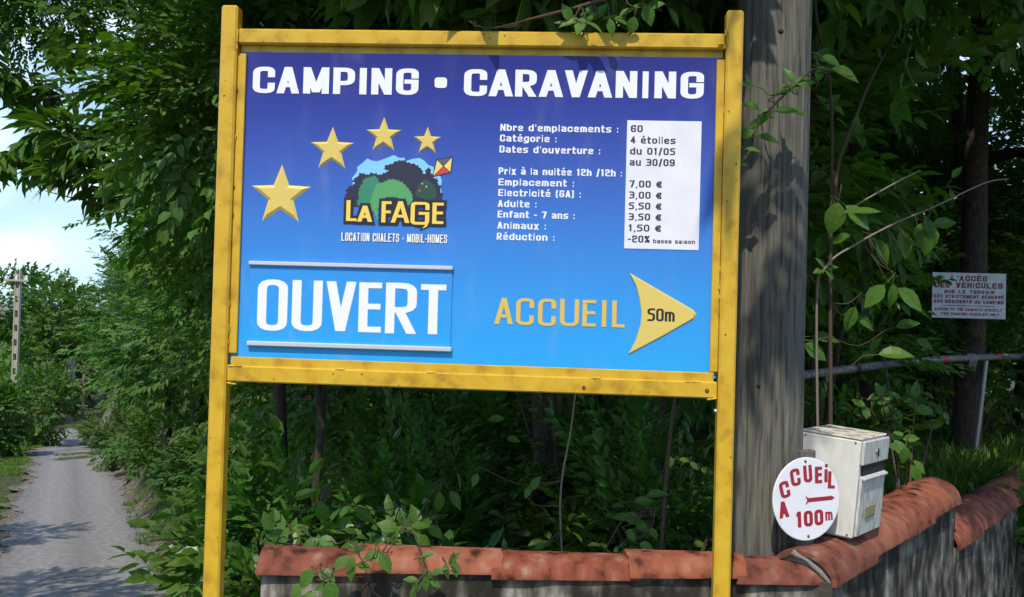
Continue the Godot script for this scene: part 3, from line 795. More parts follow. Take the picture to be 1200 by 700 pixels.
func build_board() -> void:
	var t := thing("campsite_sign", "large blue campsite board on a yellow steel frame with two posts", "sign", Vector3(-.874, 0, -3.10), "", deg_to_rad(-3.33))
	# frame
	for side in [[-.026, .052, 2.542], [1.5265, .0505, 2.5415]]:
		var foot := -.35
		part(t, "post", box_mesh(Vector3(side[1], side[2] - foot, .052), .006), M.yellow, Transform3D(Basis.IDENTITY, Vector3(side[0], (side[2] + foot) * .5, -.020)))
	var rail := part(t, "top_rail", box_mesh(Vector3(1.499, .0475, .046), .005), M.yellow, Transform3D(Basis.IDENTITY, Vector3(.7505, 2.447, -.023)))
	var low := part(t, "bottom_rail", box_mesh(Vector3(1.497, .050, .046), .004), M.yellow, Transform3D(Basis(Vector3.BACK, -.0036), Vector3(.7505, 1.398, -.019)))
	# angle strips that hold the panel: each a flat bar set back from the rails
	part(t, "top_strip", box_mesh(Vector3(1.494, .034, .022), .002), M.yellow, Transform3D(Basis.IDENTITY, Vector3(.75, 2.4085, -.034)))
	part(t, "side_strip", box_mesh(Vector3(.026, .932, .010), .002), M.yellow, Transform3D(Basis.IDENTITY, Vector3(.0133, 1.9285, -.014)))
	part(t, "side_strip", box_mesh(Vector3(.024, .945, .010), .002), M.yellow, Transform3D(Basis.IDENTITY, Vector3(1.4885, 1.9215, -.014)))
	part(t, "bottom_strip", box_mesh(Vector3(1.478, .030, .012), .002), M.yellow, Transform3D(Basis(Vector3.BACK, -.0036), Vector3(.7495, 1.4350, -.010)))
	# weld beads: short lumpy runs where the bars meet the posts
	for w in [[.001, 2.468, .002, 0.0, -.04], [.001, 2.425, .004, 0.0, -.02], [1.499, 2.462, .004, .0, .02], [1.497, 2.437, .006, -.02, 0.0], [1.496, 2.423, .004, 0, 0], [.002, 1.372, .004, .03, -.004], [1.499, 1.372, .004, -.03, -.005], [.003, 1.424, .003, .045, .001], [1.40, 1.419, .002, .05, 0.0], [.34, 1.424, .002, .03, 0.0], [.62, 1.4225, .002, .03, 0.0], [1.12, 1.421, .002, .03, 0.0]]:
		var g := Geo.new()
		var a := Vector3(w[0], w[1], w[2])
		var pts := []
		var rad := []
		for k in 9:
			var u := k / 8.0
			pts.push_back(a + Vector3(w[3] * u, w[4] * u, rr(-.001, .001)))
			rad.push_back(rr(.0022, .0045) * (1.0 if k > 0 and k < 8 else .4))
		if w[3] == 0 and w[4] == 0:
			for k in 9:
				pts[k].y += k * .002
		tube(g, pts, rad, 7)
		part(t, "weld_bead", g.mesh(), M.yellow)
	# drips of thick paint and rust pits along the side strips
	for k in 15:
		var g := Geo.new()
		var right := k % 2 == 1
		var p := Vector3(1.5 if right else .0015, rr(1.5, 2.35), -.006)
		tube(g, [p, p + Vector3(rr(-.002, .002), -rr(.004, .009), .002), p + Vector3(0, -rr(.012, .02), 0)], [.0012, rr(.002, .0036), .001], 6)
		part(t, "paint_run", g.mesh(), M.yellow if k % 3 else M.rust)
	for k in 34:
		var g := Geo.new()
		var at := Vector3.ZERO
		match k % 4:
			0: at = Vector3(-.026 + rr(-.019, .019), rr(.75, 2.52), .0061)
			1: at = Vector3(1.5265 + rr(-.018, .018), rr(.75, 2.52), .0061)
			2: at = Vector3(rr(.02, 1.48), 2.447 + rr(-.018, .018), .0001)
			3: at = Vector3(rr(.02, 1.48), 1.398 + rr(-.019, .014), .0041)
		var pts := PackedVector2Array()
		var r := rr(.0012, .0034)
		for j in 7:
			var a := TAU * j / 7.0
			pts.push_back(Vector2(at.x + cos(a) * r * rr(.5, 1.2), at.y + sin(a) * r * rr(.6, 1.9)))
		plate(g, pts, at.z, at.z + .0003)
		part(t, "paint_chip", g.mesh(), M.rust)
	for b in [[1.10, 1.392, .006], [1.468, 1.394, .0065], [1.4945, 1.335, .005]]:
		var g := Geo.new()
		tube(g, [Vector3(b[0], b[1], .002), Vector3(b[0], b[1], .0065), Vector3(b[0], b[1], .009)], [b[2], b[2], b[2] * .6], 6)
		part(t, "bolt", g.mesh(), M.rust if b[1] > 1.35 else M.enamel)
	# panel: printed from violet blue at the top to sky blue at the foot (ink, as on the board itself)
	var ink := Gradient.new()
	ink.offsets = PackedFloat32Array([0.0, .16, .36, .56, .76, 1.0])
	ink.colors = PackedColorArray([lin(.026, .031, .215), lin(.034, .050, .30), lin(.048, .110, .45), lin(.050, .20, .62), lin(.040, .29, .75), lin(.030, .36, .82)])
	var gt := GradientTexture2D.new()
	gt.gradient = ink
	gt.width = 8
	gt.height = 1024
	gt.fill_from = Vector2(0, 0)
	gt.fill_to = Vector2(0, 1)
	var pm := mat(Color.WHITE, .30, .32)
	pm.albedo_texture = gt
	var dust := tex(noise(.02, 16, 5), [[0.0, Color(.7, .7, .68, 0)], [.55, Color(.7, .7, .68, .0)], [.78, Color(.75, .75, .72, .022)], [1.0, Color(.8, .8, .78, .09)]])
	dust.height = 96
	pm.detail_enabled = true
	pm.detail_albedo = dust
	pm.detail_blend_mode = BaseMaterial3D.BLEND_MODE_MIX
	pm.roughness_texture = tex(noise(.006, 15, 5), [[0.0, Color(.75, .75, .75)], [1.0, Color(1, 1, 1)]])
	var g := Geo.new()
	var x0 := .004
	var x1 := 1.4965
	var yb := 1.4300
	var yt := 2.4020
	var zf := -.0200
	for c in [[x0, yb, 0, 1], [x0, yt, 0, 0], [x1, yt, 1, 0], [x0, yb, 0, 1], [x1, yt, 1, 0], [x1, yb, 1, 1]]:
		g.vert(Vector3(c[0], c[1], zf), Vector3.BACK, Vector2(c[2], c[3]))
	var panel := part(t, "panel", g.mesh(false, true), pm)
	part(panel, "back_sheet", box_mesh(Vector3(x1 - x0, yt - yb, .010), .001), M.aluminium, Transform3D(Basis.IDENTITY, Vector3((x0 + x1) * .5, (yt + yb) * .5, zf - .0062)))
	var zp := zf + .0002
	# heading
	for e in TITLE:
		var gl := Geo.new()
		var w: float = e[2] - e[1]
		glyph(gl, e[0], e[1], e[2], e[3], e[4], .0225 if w > .03 else w, .0130, zp, zf + .0014, 1.0)
		part(panel, "letter", gl.mesh(), M.white_print)
	var dg := Geo.new()
	var ring := PackedVector2Array()
	for k in 32:
		var a := TAU * k / 32.0
		ring.push_back(Vector2(.6363 + signf(cos(a)) * pow(absf(cos(a)), .45) * .0192, 2.314 + signf(sin(a)) * pow(absf(sin(a)), .45) * .0162))
	plate(dg, ring, zp, zf + .0014)
	part(panel, "dot", dg.mesh(), M.white_print)
	# five-pointed stars in relief
	for s in [[.1477, 1.9537, .0985], [.3041, 2.1007, .0715], [.4638, 2.1470, .0578], [.6002, 2.1319, .0452]]:
		var sg := Geo.new()
		var pts := PackedVector2Array()
		for k in 10:
			var a := PI * .5 - k * TAU / 10.0
			var r: float = s[2] * (1.0 if k % 2 == 0 else .425)
			pts.push_back(Vector2(s[0] + cos(a) * r, s[1] + sin(a) * r))
		plate(sg, pts, zp, zf + .0028 + s[2] * .034, .26)
		part(panel, "star", sg.mesh(), M.gold_print)
	# lists
	for e in LINES:
		part(panel, "text_line", line_mesh(e[0], e[1], e[3], e[2], .0212, .0052, .0036, zp, zf + .0009), M.white_print)
	var pg := Geo.new()
	cbox(pg, Vector3(1.3237, 2.0112, zf + .0009), Vector3(.2248, .3912, .0018), .0004)
	var price := part(panel, "price_panel", pg.mesh(), M.paper)
	letter_parts(price, "letter", "60", 1.2226, 1.2588, 2.1711, .0212, .0050, .0036, zf + .0017, zf + .0023, .22, M.navy_text)
	for e in PRICES:
		part(price, "text_line", line_mesh(e[0], e[1], e[3], e[2], .0212, .0050, .0036, zf + .0017, zf + .0023), M.navy_text)
	part(price, "text_line", line_mesh("basse saison", 1.2987, 1.4244, 1.8341, .0125, .0028, .0022, zf + .0017, zf + .0023), M.navy_text)
	part(panel, "text_line", line_mesh("LOCATION CHALETS * MOBIL-HOMES", .3413, .6699, 1.8190, .0262, .0036, .0032, zp + .0002, zf + .0016, .2), M.white_print)
	part(panel, "text_shadow_print", line_mesh("LOCATION CHALETS * MOBIL-HOMES", .3425, .6711, 1.8176, .0262, .0044, .0040, zp, zf + .0007, .2), M.black_print)
	# welcome arrow
	for e in ACCUEIL:
		var gl := Geo.new()
		var w: float = e[2] - e[1]
		glyph(gl, e[0], e[1], e[2], e[3], e[4], .0135 if w > .02 else w, .0095, zp, zf + .0014, 1.4)
		part(panel, "letter", gl.mesh(), M.gold_text)
	var ag := Geo.new()
	plate(ag, PackedVector2Array([Vector2(1.2297, 1.7421), Vector2(1.3182, 1.6930), Vector2(1.4240, 1.6348), Vector2(1.4347, 1.6211), Vector2(1.4281, 1.6083), Vector2(1.3356, 1.5518), Vector2(1.2311, 1.4926), Vector2(1.2523, 1.5354), Vector2(1.2665, 1.5849), Vector2(1.2684, 1.6201), Vector2(1.2617, 1.6620), Vector2(1.2502, 1.7039)]), zp, zf + .0045, .05)
	var arrow := part(panel, "arrow", ag.mesh(), M.gold_print)
	letter_parts(arrow, "letter", "50m", 1.2866, 1.3688, 1.5975, .0385, .0072, .0056, zf + .0044, zf + .0049, .14, M.black_print)
	# company picture: a wooded hill with a kite over a name
	var picture := part(panel, "picture_sky", shape_mesh([0.3686, 2.0143, 0.3840, 2.0350, 0.3836, 2.0486, 0.4014, 2.0626, 0.4148, 2.0755, 0.4273, 2.0699, 0.4447, 2.0670, 0.4673, 2.0751, 0.4965, 2.0879, 0.5150, 2.0792, 0.5286, 2.0808, 0.5357, 2.0696, 0.5537, 2.0767, 0.5763, 2.0803, 0.5910, 2.0729, 0.6041, 2.0596, 0.6215, 2.0531, 0.6230, 2.0351, 0.6437, 2.0242, 0.6486, 2.0085, 0.6446, 1.9926, 0.6497, 1.9724, 0.6252, 1.9584, 0.3788, 1.9805, 0.3716, 1.9931], zp, zf + .0006), M.sky_print)
	part(picture, "picture_wood", shape_mesh(jagged([0.3454, 1.9527, 0.3541, 1.9664, 0.3514, 1.9800, 0.3648, 1.9893, 0.3783, 1.9964, 0.3688, 2.0075, 0.3845, 2.0192, 0.3956, 2.0307, 0.4162, 2.0266, 0.4321, 2.0314, 0.4550, 2.0273, 0.4821, 2.0369, 0.4659, 2.0457, 0.4746, 2.0571, 0.4905, 2.0597, 0.5039, 2.0690, 0.5219, 2.0739, 0.5357, 2.0687, 0.5495, 2.0631, 0.5632, 2.0611, 0.5817, 2.0501, 0.5936, 2.0300, 0.6000, 2.0459, 0.6065, 2.0551, 0.6129, 2.0394, 0.6234, 2.0193, 0.6347, 2.0195, 0.6375, 2.0015, 0.6468, 1.9927, 0.6449, 1.9814, 0.6521, 1.9657, 0.6503, 1.9499, 0.6305, 1.9315, 0.3668, 1.9259, 0.3482, 1.9346], .0035, 5), zp + .0004, zf + .0010), M.tree_print)
	part(picture, "picture_bush", shape_mesh(jagged([0.3849, 1.9308, 0.3911, 1.9536, 0.3891, 1.9717, 0.3989, 1.9945, 0.4053, 2.0105, 0.4233, 2.0199, 0.4437, 2.0226, 0.4557, 2.0047, 0.4609, 1.9822, 0.4525, 1.9594, 0.4348, 1.9409, 0.4033, 1.9267], .0030, 6), zp + .0008, zf + .0014), M.green_a)
	part(picture, "picture_bush", shape_mesh(jagged([0.4258, 1.9362, 0.4320, 1.9590, 0.4404, 1.9818, 0.4468, 1.9977, 0.4649, 2.0026, 0.4874, 2.0121, 0.5056, 2.0125, 0.5286, 2.0016, 0.5473, 1.9839, 0.5593, 1.9616, 0.5599, 1.9435, 0.5490, 1.9275, 0.5394, 1.9454, 0.5118, 1.9561, 0.4844, 1.9578, 0.4573, 1.9504, 0.4536, 1.9232, 0.4525, 1.8825, 0.4427, 1.9049, 0.4332, 1.9183], .0028, 7), zp + .0012, zf + .0018), M.green_b)
	part(picture, "picture_bush", shape_mesh([0.5660, 1.9662, 0.5744, 1.9890, 0.5830, 2.0072, 0.6009, 2.0143, 0.6218, 1.9989, 0.6337, 1.9766, 0.6298, 1.9540, 0.6027, 1.9512, 0.5799, 1.9575], zp + .0008, zf + .0014), M.green_c)
	var kite := part(picture, "picture_kite", shape_mesh([.6295, 2.0775, .6800, 2.0870, .6766, 2.0372, .6188, 2.0216], zp + .0008, zf + .0014), M.black_print)
	for q in [[[.6330, 2.0752, .6765, 2.0838, .6518, 2.0572], M.kite_grey], [[.6774, 2.0828, .6740, 2.0396, .6532, 2.0560], M.kite_yellow], [[.6728, 2.0380, .6228, 2.0245, .6518, 2.0545], M.kite_red], [[.6216, 2.0255, .6319, 2.0742, .6505, 2.0558], M.kite_yellow]]:
		part(kite, "kite_cloth", shape_mesh(q[0], zf + .0015, zf + .0020), q[1])
	for q in [[.5800, 1.9790, .0035, M.kite_red], [.5880, 2.0010, .0022, M.kite_yellow], [.6010, 1.9920, .0025, M.kite_yellow]]:
		var pts := []
		for k in 8:
			pts.append_array([q[0] + cos(k * TAU / 8) * q[2], q[1] + sin(k * TAU / 8) * q[2]])
		part(picture, "picture_dot", shape_mesh(pts, zf + .0015, zf + .0021), q[3])
	for e in SHOP:
		for lay in [[.0135, 0.0, 1.0], [.0, .001, 0.0]]:
			var gl := Geo.new()
			var o: float = lay[0]
			glyph(gl, e[0], e[1] - o * .62, e[2] + o * .62, e[3] - o * .62, e[4] + o * .62, .0128 + o * 1.25, .0085 + o * 1.25, zp + .0016, zf + (.0023 if o > 0.0 else .0036), .8)
			if e[0] == "G":
				var q := .006 if o > 0.0 else 0.0
				plate(gl, PackedVector2Array([Vector2(.606 - q, 1.884), Vector2(.613 + q, 1.886), Vector2(.606 + q, 1.868), Vector2(.592 - q * 1.5, 1.862 - q), Vector2(.6 - q, 1.872)]), zp + .0016, zf + (.0024 if o > 0.0 else .0037))
			part(panel, "letter_outline" if o > 0.0 else "letter", gl.mesh(), M.black_print if o > 0.0 else M.logo_yellow)
	# slide-in plate that says the site is open, held by two aluminium channels
	var bm := pm.duplicate()
	var ink2 := Gradient.new()
	ink2.offsets = PackedFloat32Array([0.0, 1.0])
	ink2.colors = PackedColorArray([lin(.040, .275, .73), lin(.031, .345, .80)])
	var gt2 := GradientTexture2D.new()
	gt2.gradient = ink2
	gt2.width = 8
	gt2.height = 256
	gt2.fill_from = Vector2(0, 0)
	gt2.fill_to = Vector2(0, 1)
	bm.albedo_texture = gt2
	var og := Geo.new()
	for c in [[.0600, 1.492, 0, 1], [.0600, 1.744, 0, 0], [.6895, 1.744, 1, 0], [.0600, 1.492, 0, 1], [.6895, 1.744, 1, 0], [.6895, 1.492, 1, 1]]:
		og.vert(Vector3(c[0], c[1], zf + .0050), Vector3.BACK, Vector2(c[2], c[3]))
	var sg2 := Geo.new()
	cbox(sg2, Vector3(.37475, 1.618, zf + .0026), Vector3(.6295, .252, .0044), .0006)
	var slide := part(t, "open_plate", og.mesh(false, true), bm)
	part(slide, "plate_edge", sg2.mesh(), M.steel)
	for e in OUVERT:
		var gl := Geo.new()
		glyph(gl, e[0], e[1], e[2], e[3], e[4], .0285, .0175, zf + .0051, zf + .0058, 1.5)
		part(slide, "letter", gl.mesh(), M.white_print)
	part(t, "channel", box_mesh(Vector3(.636, .0125, .0145), .0022), M.aluminium, Transform3D(Basis(Vector3.BACK, -.0016), Vector3(.3735, 1.7430, zf + .0078)))
	part(t, "channel", box_mesh(Vector3(.636, .0140, .0165), .0022), M.aluminium, Transform3D(Basis(Vector3.BACK, -.0014), Vector3(.3760, 1.4945, zf + .0088)))

func jagged(a: Array, amp: float, sd: int) -> Array:
	var r := RandomNumberGenerator.new()
	r.seed = sd
	var p := pairs(a)
	var out := []
	for k in p.size():
		var q := p[(k + 1) % p.size()]
		var nn := (q - p[k]).orthogonal().normalized()
		out.append_array([p[k].x, p[k].y])
		var cnt := clampi(int(p[k].distance_to(q) / .006), 0, 4)
		for j in cnt:
			var m := p[k].lerp(q, (j + 1.0) / (cnt + 1.0)) + nn * (amp * r.randf_range(.3, 1.0) * (1.0 if j % 2 == 0 else -1.0))
			out.append_array([m.x, m.y])
	if Geometry2D.triangulate_polygon(pairs(out)).is_empty():
		return a
	return out

func shape_mesh(a: Array, z0: float, z1: float) -> ArrayMesh:
	var g := Geo.new()
	plate(g, pairs(a), z0, z1)
	return g.mesh()

# ---------------------------------------------------------------- wall, tiles
func tile_mesh(len: float, half: float, rise: float, thick: float, sd: int) -> ArrayMesh:
	# a half-round clay tile along +x, a little wider at its start, with thickness and worn edges
	var r := RandomNumberGenerator.new()
	r.seed = sd
	var g := Geo.new()
	var nx := 6
	var na := 12
	var out := []
	var inn := []
	for i in nx + 1:
		var u := float(i) / nx
		var k := lerpf(1.05, .95, u)
		var ro := []
		var ri := []
		for j in na + 1:
			var a: float = PI * j / na
			var wob := 1.0 + r.randf_range(-.012, .012)
			var e := r.randf_range(-.004, .004) if (i == 0 or i == nx) else 0.0
			ro.push_back(Vector3(u * len + e, sin(a) * rise * k * wob, cos(a) * half * k * wob))
			ri.push_back(Vector3(u * len + e, maxf(0.0, sin(a) * (rise * k - thick)) - .002, cos(a) * (half * k - thick)))
		out.push_back(ro)
		inn.push_back(ri)
	var N := func(i, j):
		var a: float = PI * j / na
		return Vector3(0, sin(a) * half, cos(a) * rise).normalized()
	for i in nx:
		for j in na:
			g.quad_smooth(out[i][j], out[i][j + 1], out[i + 1][j + 1], out[i + 1][j], N.call(i, j), N.call(i, j + 1), N.call(i + 1, j + 1), N.call(i + 1, j))
			g.quad_smooth(inn[i][j], inn[i][j + 1], inn[i + 1][j + 1], inn[i + 1][j], -N.call(i, j), -N.call(i, j + 1), -N.call(i + 1, j + 1), -N.call(i + 1, j))
		for j in [0, na]:
			g.poly([out[i][j], out[i + 1][j], inn[i + 1][j], inn[i][j]], Vector3.DOWN)
	for i in [0, nx]:
		for j in na:
			g.poly([out[i][j], out[i][j + 1], inn[i][j + 1], inn[i][j]], Vector3(-1 if i == 0 else 1, 0, 0))
	return g.mesh()

func wall_run(t: Node3D, a: Vector3, b: Vector3, half: float, rise: float, bottom: float, joints: Array, flip: bool, sd: int) -> void:
	# a and b: middle of the wall top at eaves height
	var d := b - a
	var len := d.length()
	var x := d / len
	var zz := x.cross(Vector3.UP).normalized()
	var basis := Basis(x, Vector3.UP, zz)
	# rendered body with an uneven face
	var g := Geo.new()
	g.xf = Transform3D(basis, a - t.position)
	var f := noise(1.9, sd, 4)
	var hw := half * .80
	var nu := int(len / .09) + 1
	var top := .012
	var bot := bottom - a.y
	for side in [-1.0, 1.0]:
		var P := []
		for i in nu + 1:
			var col := []
			for j in 15:
				var u := len * i / nu
				var v := lerpf(bot, top, j / 14.0)
				var w := hw + f.get_noise_3d(u * 2.2, v * 2.2, side * 4.0) * .010
				col.push_back(Vector3(u, v, side * w))
			P.push_back(col)
		for i in nu:
			for j in 14:
				var q := func(m, n):
					var du: Vector3 = P[mini(m + 1, nu)][n] - P[maxi(m - 1, 0)][n]
					var dv: Vector3 = P[m][mini(n + 1, 14)] - P[m][maxi(n - 1, 0)]
					return du.cross(dv).normalized() * side
				g.quad_smooth(P[i][j], P[i + 1][j], P[i + 1][j + 1], P[i][j + 1], q.call(i, j), q.call(i + 1, j), q.call(i + 1, j + 1), q.call(i, j + 1))
	for e in [0.0, len]:
		g.poly([Vector3(e, bot, -hw), Vector3(e, bot, hw), Vector3(e, top, hw), Vector3(e, top, -hw)], Vector3(-1 if e == 0.0 else 1, 0, 0))
	g.poly([Vector3(0, top, -hw), Vector3(len, top, -hw), Vector3(len, top, hw), Vector3(0, top, hw)], Vector3.UP)
	part(t, "wall_body", g.mesh(), M.render)
	for k in joints.size() - 1:
		var s0: float = joints[k]
		var s1: float = joints[k + 1] + .035
		var lift := .011 * (k % 2) + rr(0, .004)
		var m := tile_mesh(s1 - s0, half * rr(.98, 1.03), rise * rr(.97, 1.05), .014, sd + k)
		var at := a + x * s0 + Vector3(0, .004 + lift, 0)
		var bs := basis
		if flip:
			at = a + x * s1 + Vector3(0, .004 + lift, 0)
			bs = Basis(-x, Vector3.UP, -zz)
		bs = bs * Basis(Vector3.BACK, rr(-.008, .008)) * Basis(Vector3.UP, rr(-.012, .012))
		part(t, "roof_tile", m, M.tiles[(k * 3 + sd) % 4], Transform3D(bs, at - t.position))

func build_walls() -> void:
	var t := thing("garden_wall", "low rendered garden wall capped with orange clay tiles beneath the letter box", "wall", Vector3(.3, -.35, -3.4))
	wall_run(t, Vector3(-.79, .742, -3.35), Vector3(1.06, .742, -3.41), .105, .064, -.34, [-.01, .29, .745, 1.195, 1.55, 1.80], false, 11)
	wall_run(t, Vector3(.985, .745, -3.345), Vector3(2.09, .745, -4.95), .130, .106, -.34, [.0, .42, .87, 1.33, 1.76, 1.93], true, 23)
	# mortar where the two runs meet
	var g := Geo.new()
	var pts := []
	var rad := []
	for k in 9:
		var u := k / 8.0
		pts.push_back(Vector3(.955, .842, -3.36).lerp(Vector3(1.085, .742, -3.30), u) + Vector3(rr(-.004, .004), sin(u * PI) * .012, rr(-.003, .003)) - t.position)
		rad.push_back(rr(.006, .012))
	tube(g, pts, rad, 7)
	part(t, "mortar_joint", g.mesh(), M.mortar)
	var pg := Geo.new()
	pg.xf = Transform3D(Basis(Vector3(.5667, 0, -.8239), Vector3.UP, Vector3(.8239, 0, .5667)), Vector3(.985, .745, -3.345) - t.position)
	var half := PackedVector2Array()
	for k in 13:
		half.push_back(Vector2(cos(PI * k / 12.0) * .118, sin(PI * k / 12.0) * .102))
	var pl := Geo.new()
	pl.xf = pg.xf * Transform3D(Basis(Vector3.UP, -PI * .5), Vector3(.03, .0, 0))
	plate(pl, half, -.02, .012 + .0, .03)
	part(t, "mortar_plug", pl.mesh(), M.mortar)
	var w := thing("garden_wall", "lower stretch of shaded tiled wall stepping down beyond the sunlit one", "wall", Vector3(2.6, -.35, -5.6))
	wall_run(w, Vector3(2.13, .508, -5.02), Vector3(4.05, .508, -7.62), .135, .12, -.34, [0.0, .45, .90, 1.36, 1.82, 2.28, 2.74, 3.2], true, 37)

# ---------------------------------------------------------------- timber pole, letter box, round sign
func build_pole() -> void:
	var t := thing("timber_pole", "thick weathered grey timber pole standing behind the yellow post", "pole", Vector3(.922, .2, -3.62))
	var g := Geo.new()
	var f := noise(1.0, 5, 3)
	var cr := noise(1.0, 6, 2)
	var sides := 120
	var rows := 60
	var P := []
	for i in rows + 1:
		var y := -.5 + 8.5 * pow(float(i) / rows, 1.25)
		var ring := []
		for s in sides:
			var a := TAU * s / sides
			var c := Vector2(cos(a), sin(a))
			var crack := cr.get_noise_3d(c.x * 9.0, y * .22, c.y * 9.0)
			var deep := smoothstep(.16, .34, crack) * .009
			var r := lerpf(.136, .124, y / 8.0) + f.get_noise_3d(c.x * 3.0, y * .7, c.y * 3.0) * .004 + f.get_noise_3d(c.x * 22.0, y * .5, c.y * 22.0) * .0022 - deep
			ring.push_back(Vector3(c.x * r, y, c.y * r))
		P.push_back(ring)
	for i in rows:
		for s in sides:
			var s2 := (s + 1) % sides
			var N := func(ii, ss):
				var du: Vector3 = P[ii][(ss + 1) % sides] - P[ii][(ss + sides - 1) % sides]
				var dv: Vector3 = P[mini(ii + 1, rows)][ss] - P[maxi(ii - 1, 0)][ss]
				var nn: Vector3 = dv.cross(du).normalized()
				return nn if nn.dot(Vector3(P[ii][ss].x, 0, P[ii][ss].z)) > 0 else -nn
			g.quad_smooth(P[i][s], P[i][s2], P[i + 1][s2], P[i + 1][s], N.call(i, s), N.call(i, s2), N.call(i + 1, s2), N.call(i + 1, s))
	g.poly(P[rows], Vector3.UP)
	part(t, "pole_shaft", g.mesh(), M.pole)
	# a knot
	for k in [[.15, .83, .012], [-.07, 2.42, .01], [-.45, 1.18, .009]]:
		var kg := Geo.new()
		var d := Vector3(sin(k[0]), 0, cos(k[0]))
		tube(kg, [d * .122 + Vector3(0, k[1], 0), d * .133 + Vector3(0, k[1], 0), d * .1375 + Vector3(0, k[1], 0)], [k[2] * 1.2, k[2], k[2] * .4], 9)
		part(t, "knot", kg.mesh(), M.bark)

func build_mailbox() -> void:
	# local x runs along the slot face, away from the camera's left; local z is out of the slot face
	var t := thing("letter_box", "cream metal letter box with rusty lid sitting on the wall tiles", "letter box", Vector3(1.205, .862, -3.685))
	var face := Vector3(.803, 0, .596)          # the way the slot looks
	var along := Vector3(.596, 0, -.803)        # across the slot face, away from the eye
	t.basis = Basis(along, Vector3.UP, Vector3(along.cross(Vector3.UP))) * Basis(Vector3.BACK, deg_to_rad(-1.0)) * Basis(Vector3.RIGHT, deg_to_rad(4.0))
	var W := .297
	var D := .215
	var H := .345
	var g := Geo.new()
	# local +z = face direction
	cbox(g, Vector3(0, H * .5, 0), Vector3(W, H, D), .006)
	part(t, "body", g.mesh(), M.mailbox)
	part(t, "lid", box_mesh(Vector3(W + .001, .008, D + .003), .003), M.mailbox_top, Transform3D(Basis(Vector3.RIGHT, .0), Vector3(0, H + .0045, 0)))
	var door := part(t, "door", box_mesh(Vector3(W - .022, .208, .010), .003), M.mailbox_door, Transform3D(Basis.IDENTITY, Vector3(0, .112, D * .5 + .0065)))
	part(t, "door_frame", box_mesh(Vector3(W - .004, .085, .012), .004), M.mailbox_door, Transform3D(Basis.IDENTITY, Vector3(0, H - .044, D * .5 + .0075)))
	part(t, "slot", box_mesh(Vector3(W - .05, .044, .006), .001), M.dark_gap, Transform3D(Basis.IDENTITY, Vector3(0, .236, D * .5 + .0055)))
	part(t, "slot_flap", box_mesh(Vector3(W - .03, .012, .022), .003), M.mailbox_door, Transform3D(Basis(Vector3.RIGHT, .35), Vector3(0, .212, D * .5 + .012)))
	var lg := Geo.new()
	tube(lg, [Vector3(0, H - .045, D * .5 + .012), Vector3(0, H - .045, D * .5 + .019)], [.012, .010], 12)
	part(t, "lock", lg.mesh(), M.steel)
	part(t, "keyhole", box_mesh(Vector3(.008, .030, .003), .001), M.dark_gap, Transform3D(Basis(Vector3.BACK, .3), Vector3(0, H - .048, D * .5 + .0205)))
	var np := part(t, "name_plate", box_mesh(Vector3(.105, .042, .004), .0015), M.brass, Transform3D(Basis.IDENTITY, Vector3(-.01, .085, D * .5 + .0135)))
	part(np, "name_card", box_mesh(Vector3(.086, .026, .0015), .0005), M.card, Transform3D(Basis.IDENTITY, Vector3(0, 0, .0024)))
	for p in [[-1, .012], [1, .012], [-1, .335], [1, .335]]:
		var bg := Geo.new()
		tube(bg, [Vector3(-W * .5, p[1], p[0] * (D * .5 - .018)), Vector3(-W * .5 - .003, p[1], p[0] * (D * .5 - .018))], [.004, .003], 7)
		part(t, "rivet", bg.mesh(), M.rust)

func build_round_sign() -> void:
	var t := thing("round_sign", "white enamel disc with red lettering and arrow on a short stake", "sign", Vector3(1.022, .70, -3.455))
	part(t, "stake", box_mesh(Vector3(.058, .62, .032), .005), M.stake, Transform3D(Basis(Vector3.UP, deg_to_rad(23.0)), Vector3(.004, .16, 0)))
	var bs := Basis(Vector3.UP, deg_to_rad(23.0)) * Basis(Vector3.BACK, deg_to_rad(2.0)) * Basis(Vector3.RIGHT, deg_to_rad(-3.0))
	var c := Vector3(-.003, .308, .032)
	var g := Geo.new()
	var pts := PackedVector2Array()
	for k in 56:
		pts.push_back(Vector2(cos(k * TAU / 56), sin(k * TAU / 56)) * .1400)
	plate(g, pts, -.0022, .0012, 0.0)
	plate(g, pts, .0012, .0022, .018)
	var disc := part(t, "disc", g.mesh(), M.enamel, Transform3D(bs, c))
	# the word runs round the upper rim, then an arrow and a distance
	for e in [["A", -.099, -.028, .040, .054, 6.0], ["C", -.091, .038, .040, .056, 12.0], ["C", -.045, .076, .040, .058, 8.0], ["U", .008, .084, .036, .058, 2.0], ["E", .053, .077, .030, .056, -2.0], ["I", .085, .072, .014, .044, -4.0], ["L", .108, .056, .030, .058, -6.0]]:
		var gl := Geo.new()
		glyph(gl, e[0], -e[3] * .5, e[3] * .5, -e[4] * .5, e[4] * .5, .0135, .0105, .0020, .0030, .9)
		if e[0] == "I":
			cbox(gl, Vector3(.001, .034, .0026), Vector3(.012, .012, .0012), .0004)
		part(disc, "letter", gl.mesh(), M.red_print, Transform3D(Basis(Vector3.BACK, deg_to_rad(e[5])), Vector3(e[1], e[2], 0)))
	letter_parts(disc, "letter", "100", -.050, .066, -.093, .053, .0140, .0110, .0020, .0030, .18, M.red_print)
	letter_parts(disc, "letter", "m", .075, .106, -.080, .038, .0075, .0065, .0020, .0030, .2, M.red_print)
	var ar := Geo.new()
	plate(ar, pairs([.006, -.012, .106, -.012, .119, -.005, .106, .002, .006, .002, -.006, .011, .001, -.005, -.006, -.021]), .0020, .0030)
	part(disc, "arrow", ar.mesh(), M.red_print)
	for s in [.126, -.126]:
		var sg := Geo.new()
		tube(sg, [Vector3(0, s, .0020), Vector3(0, s, .0048)], [.0055, .004], 8)
		part(disc, "screw", sg.mesh(), M.rust)

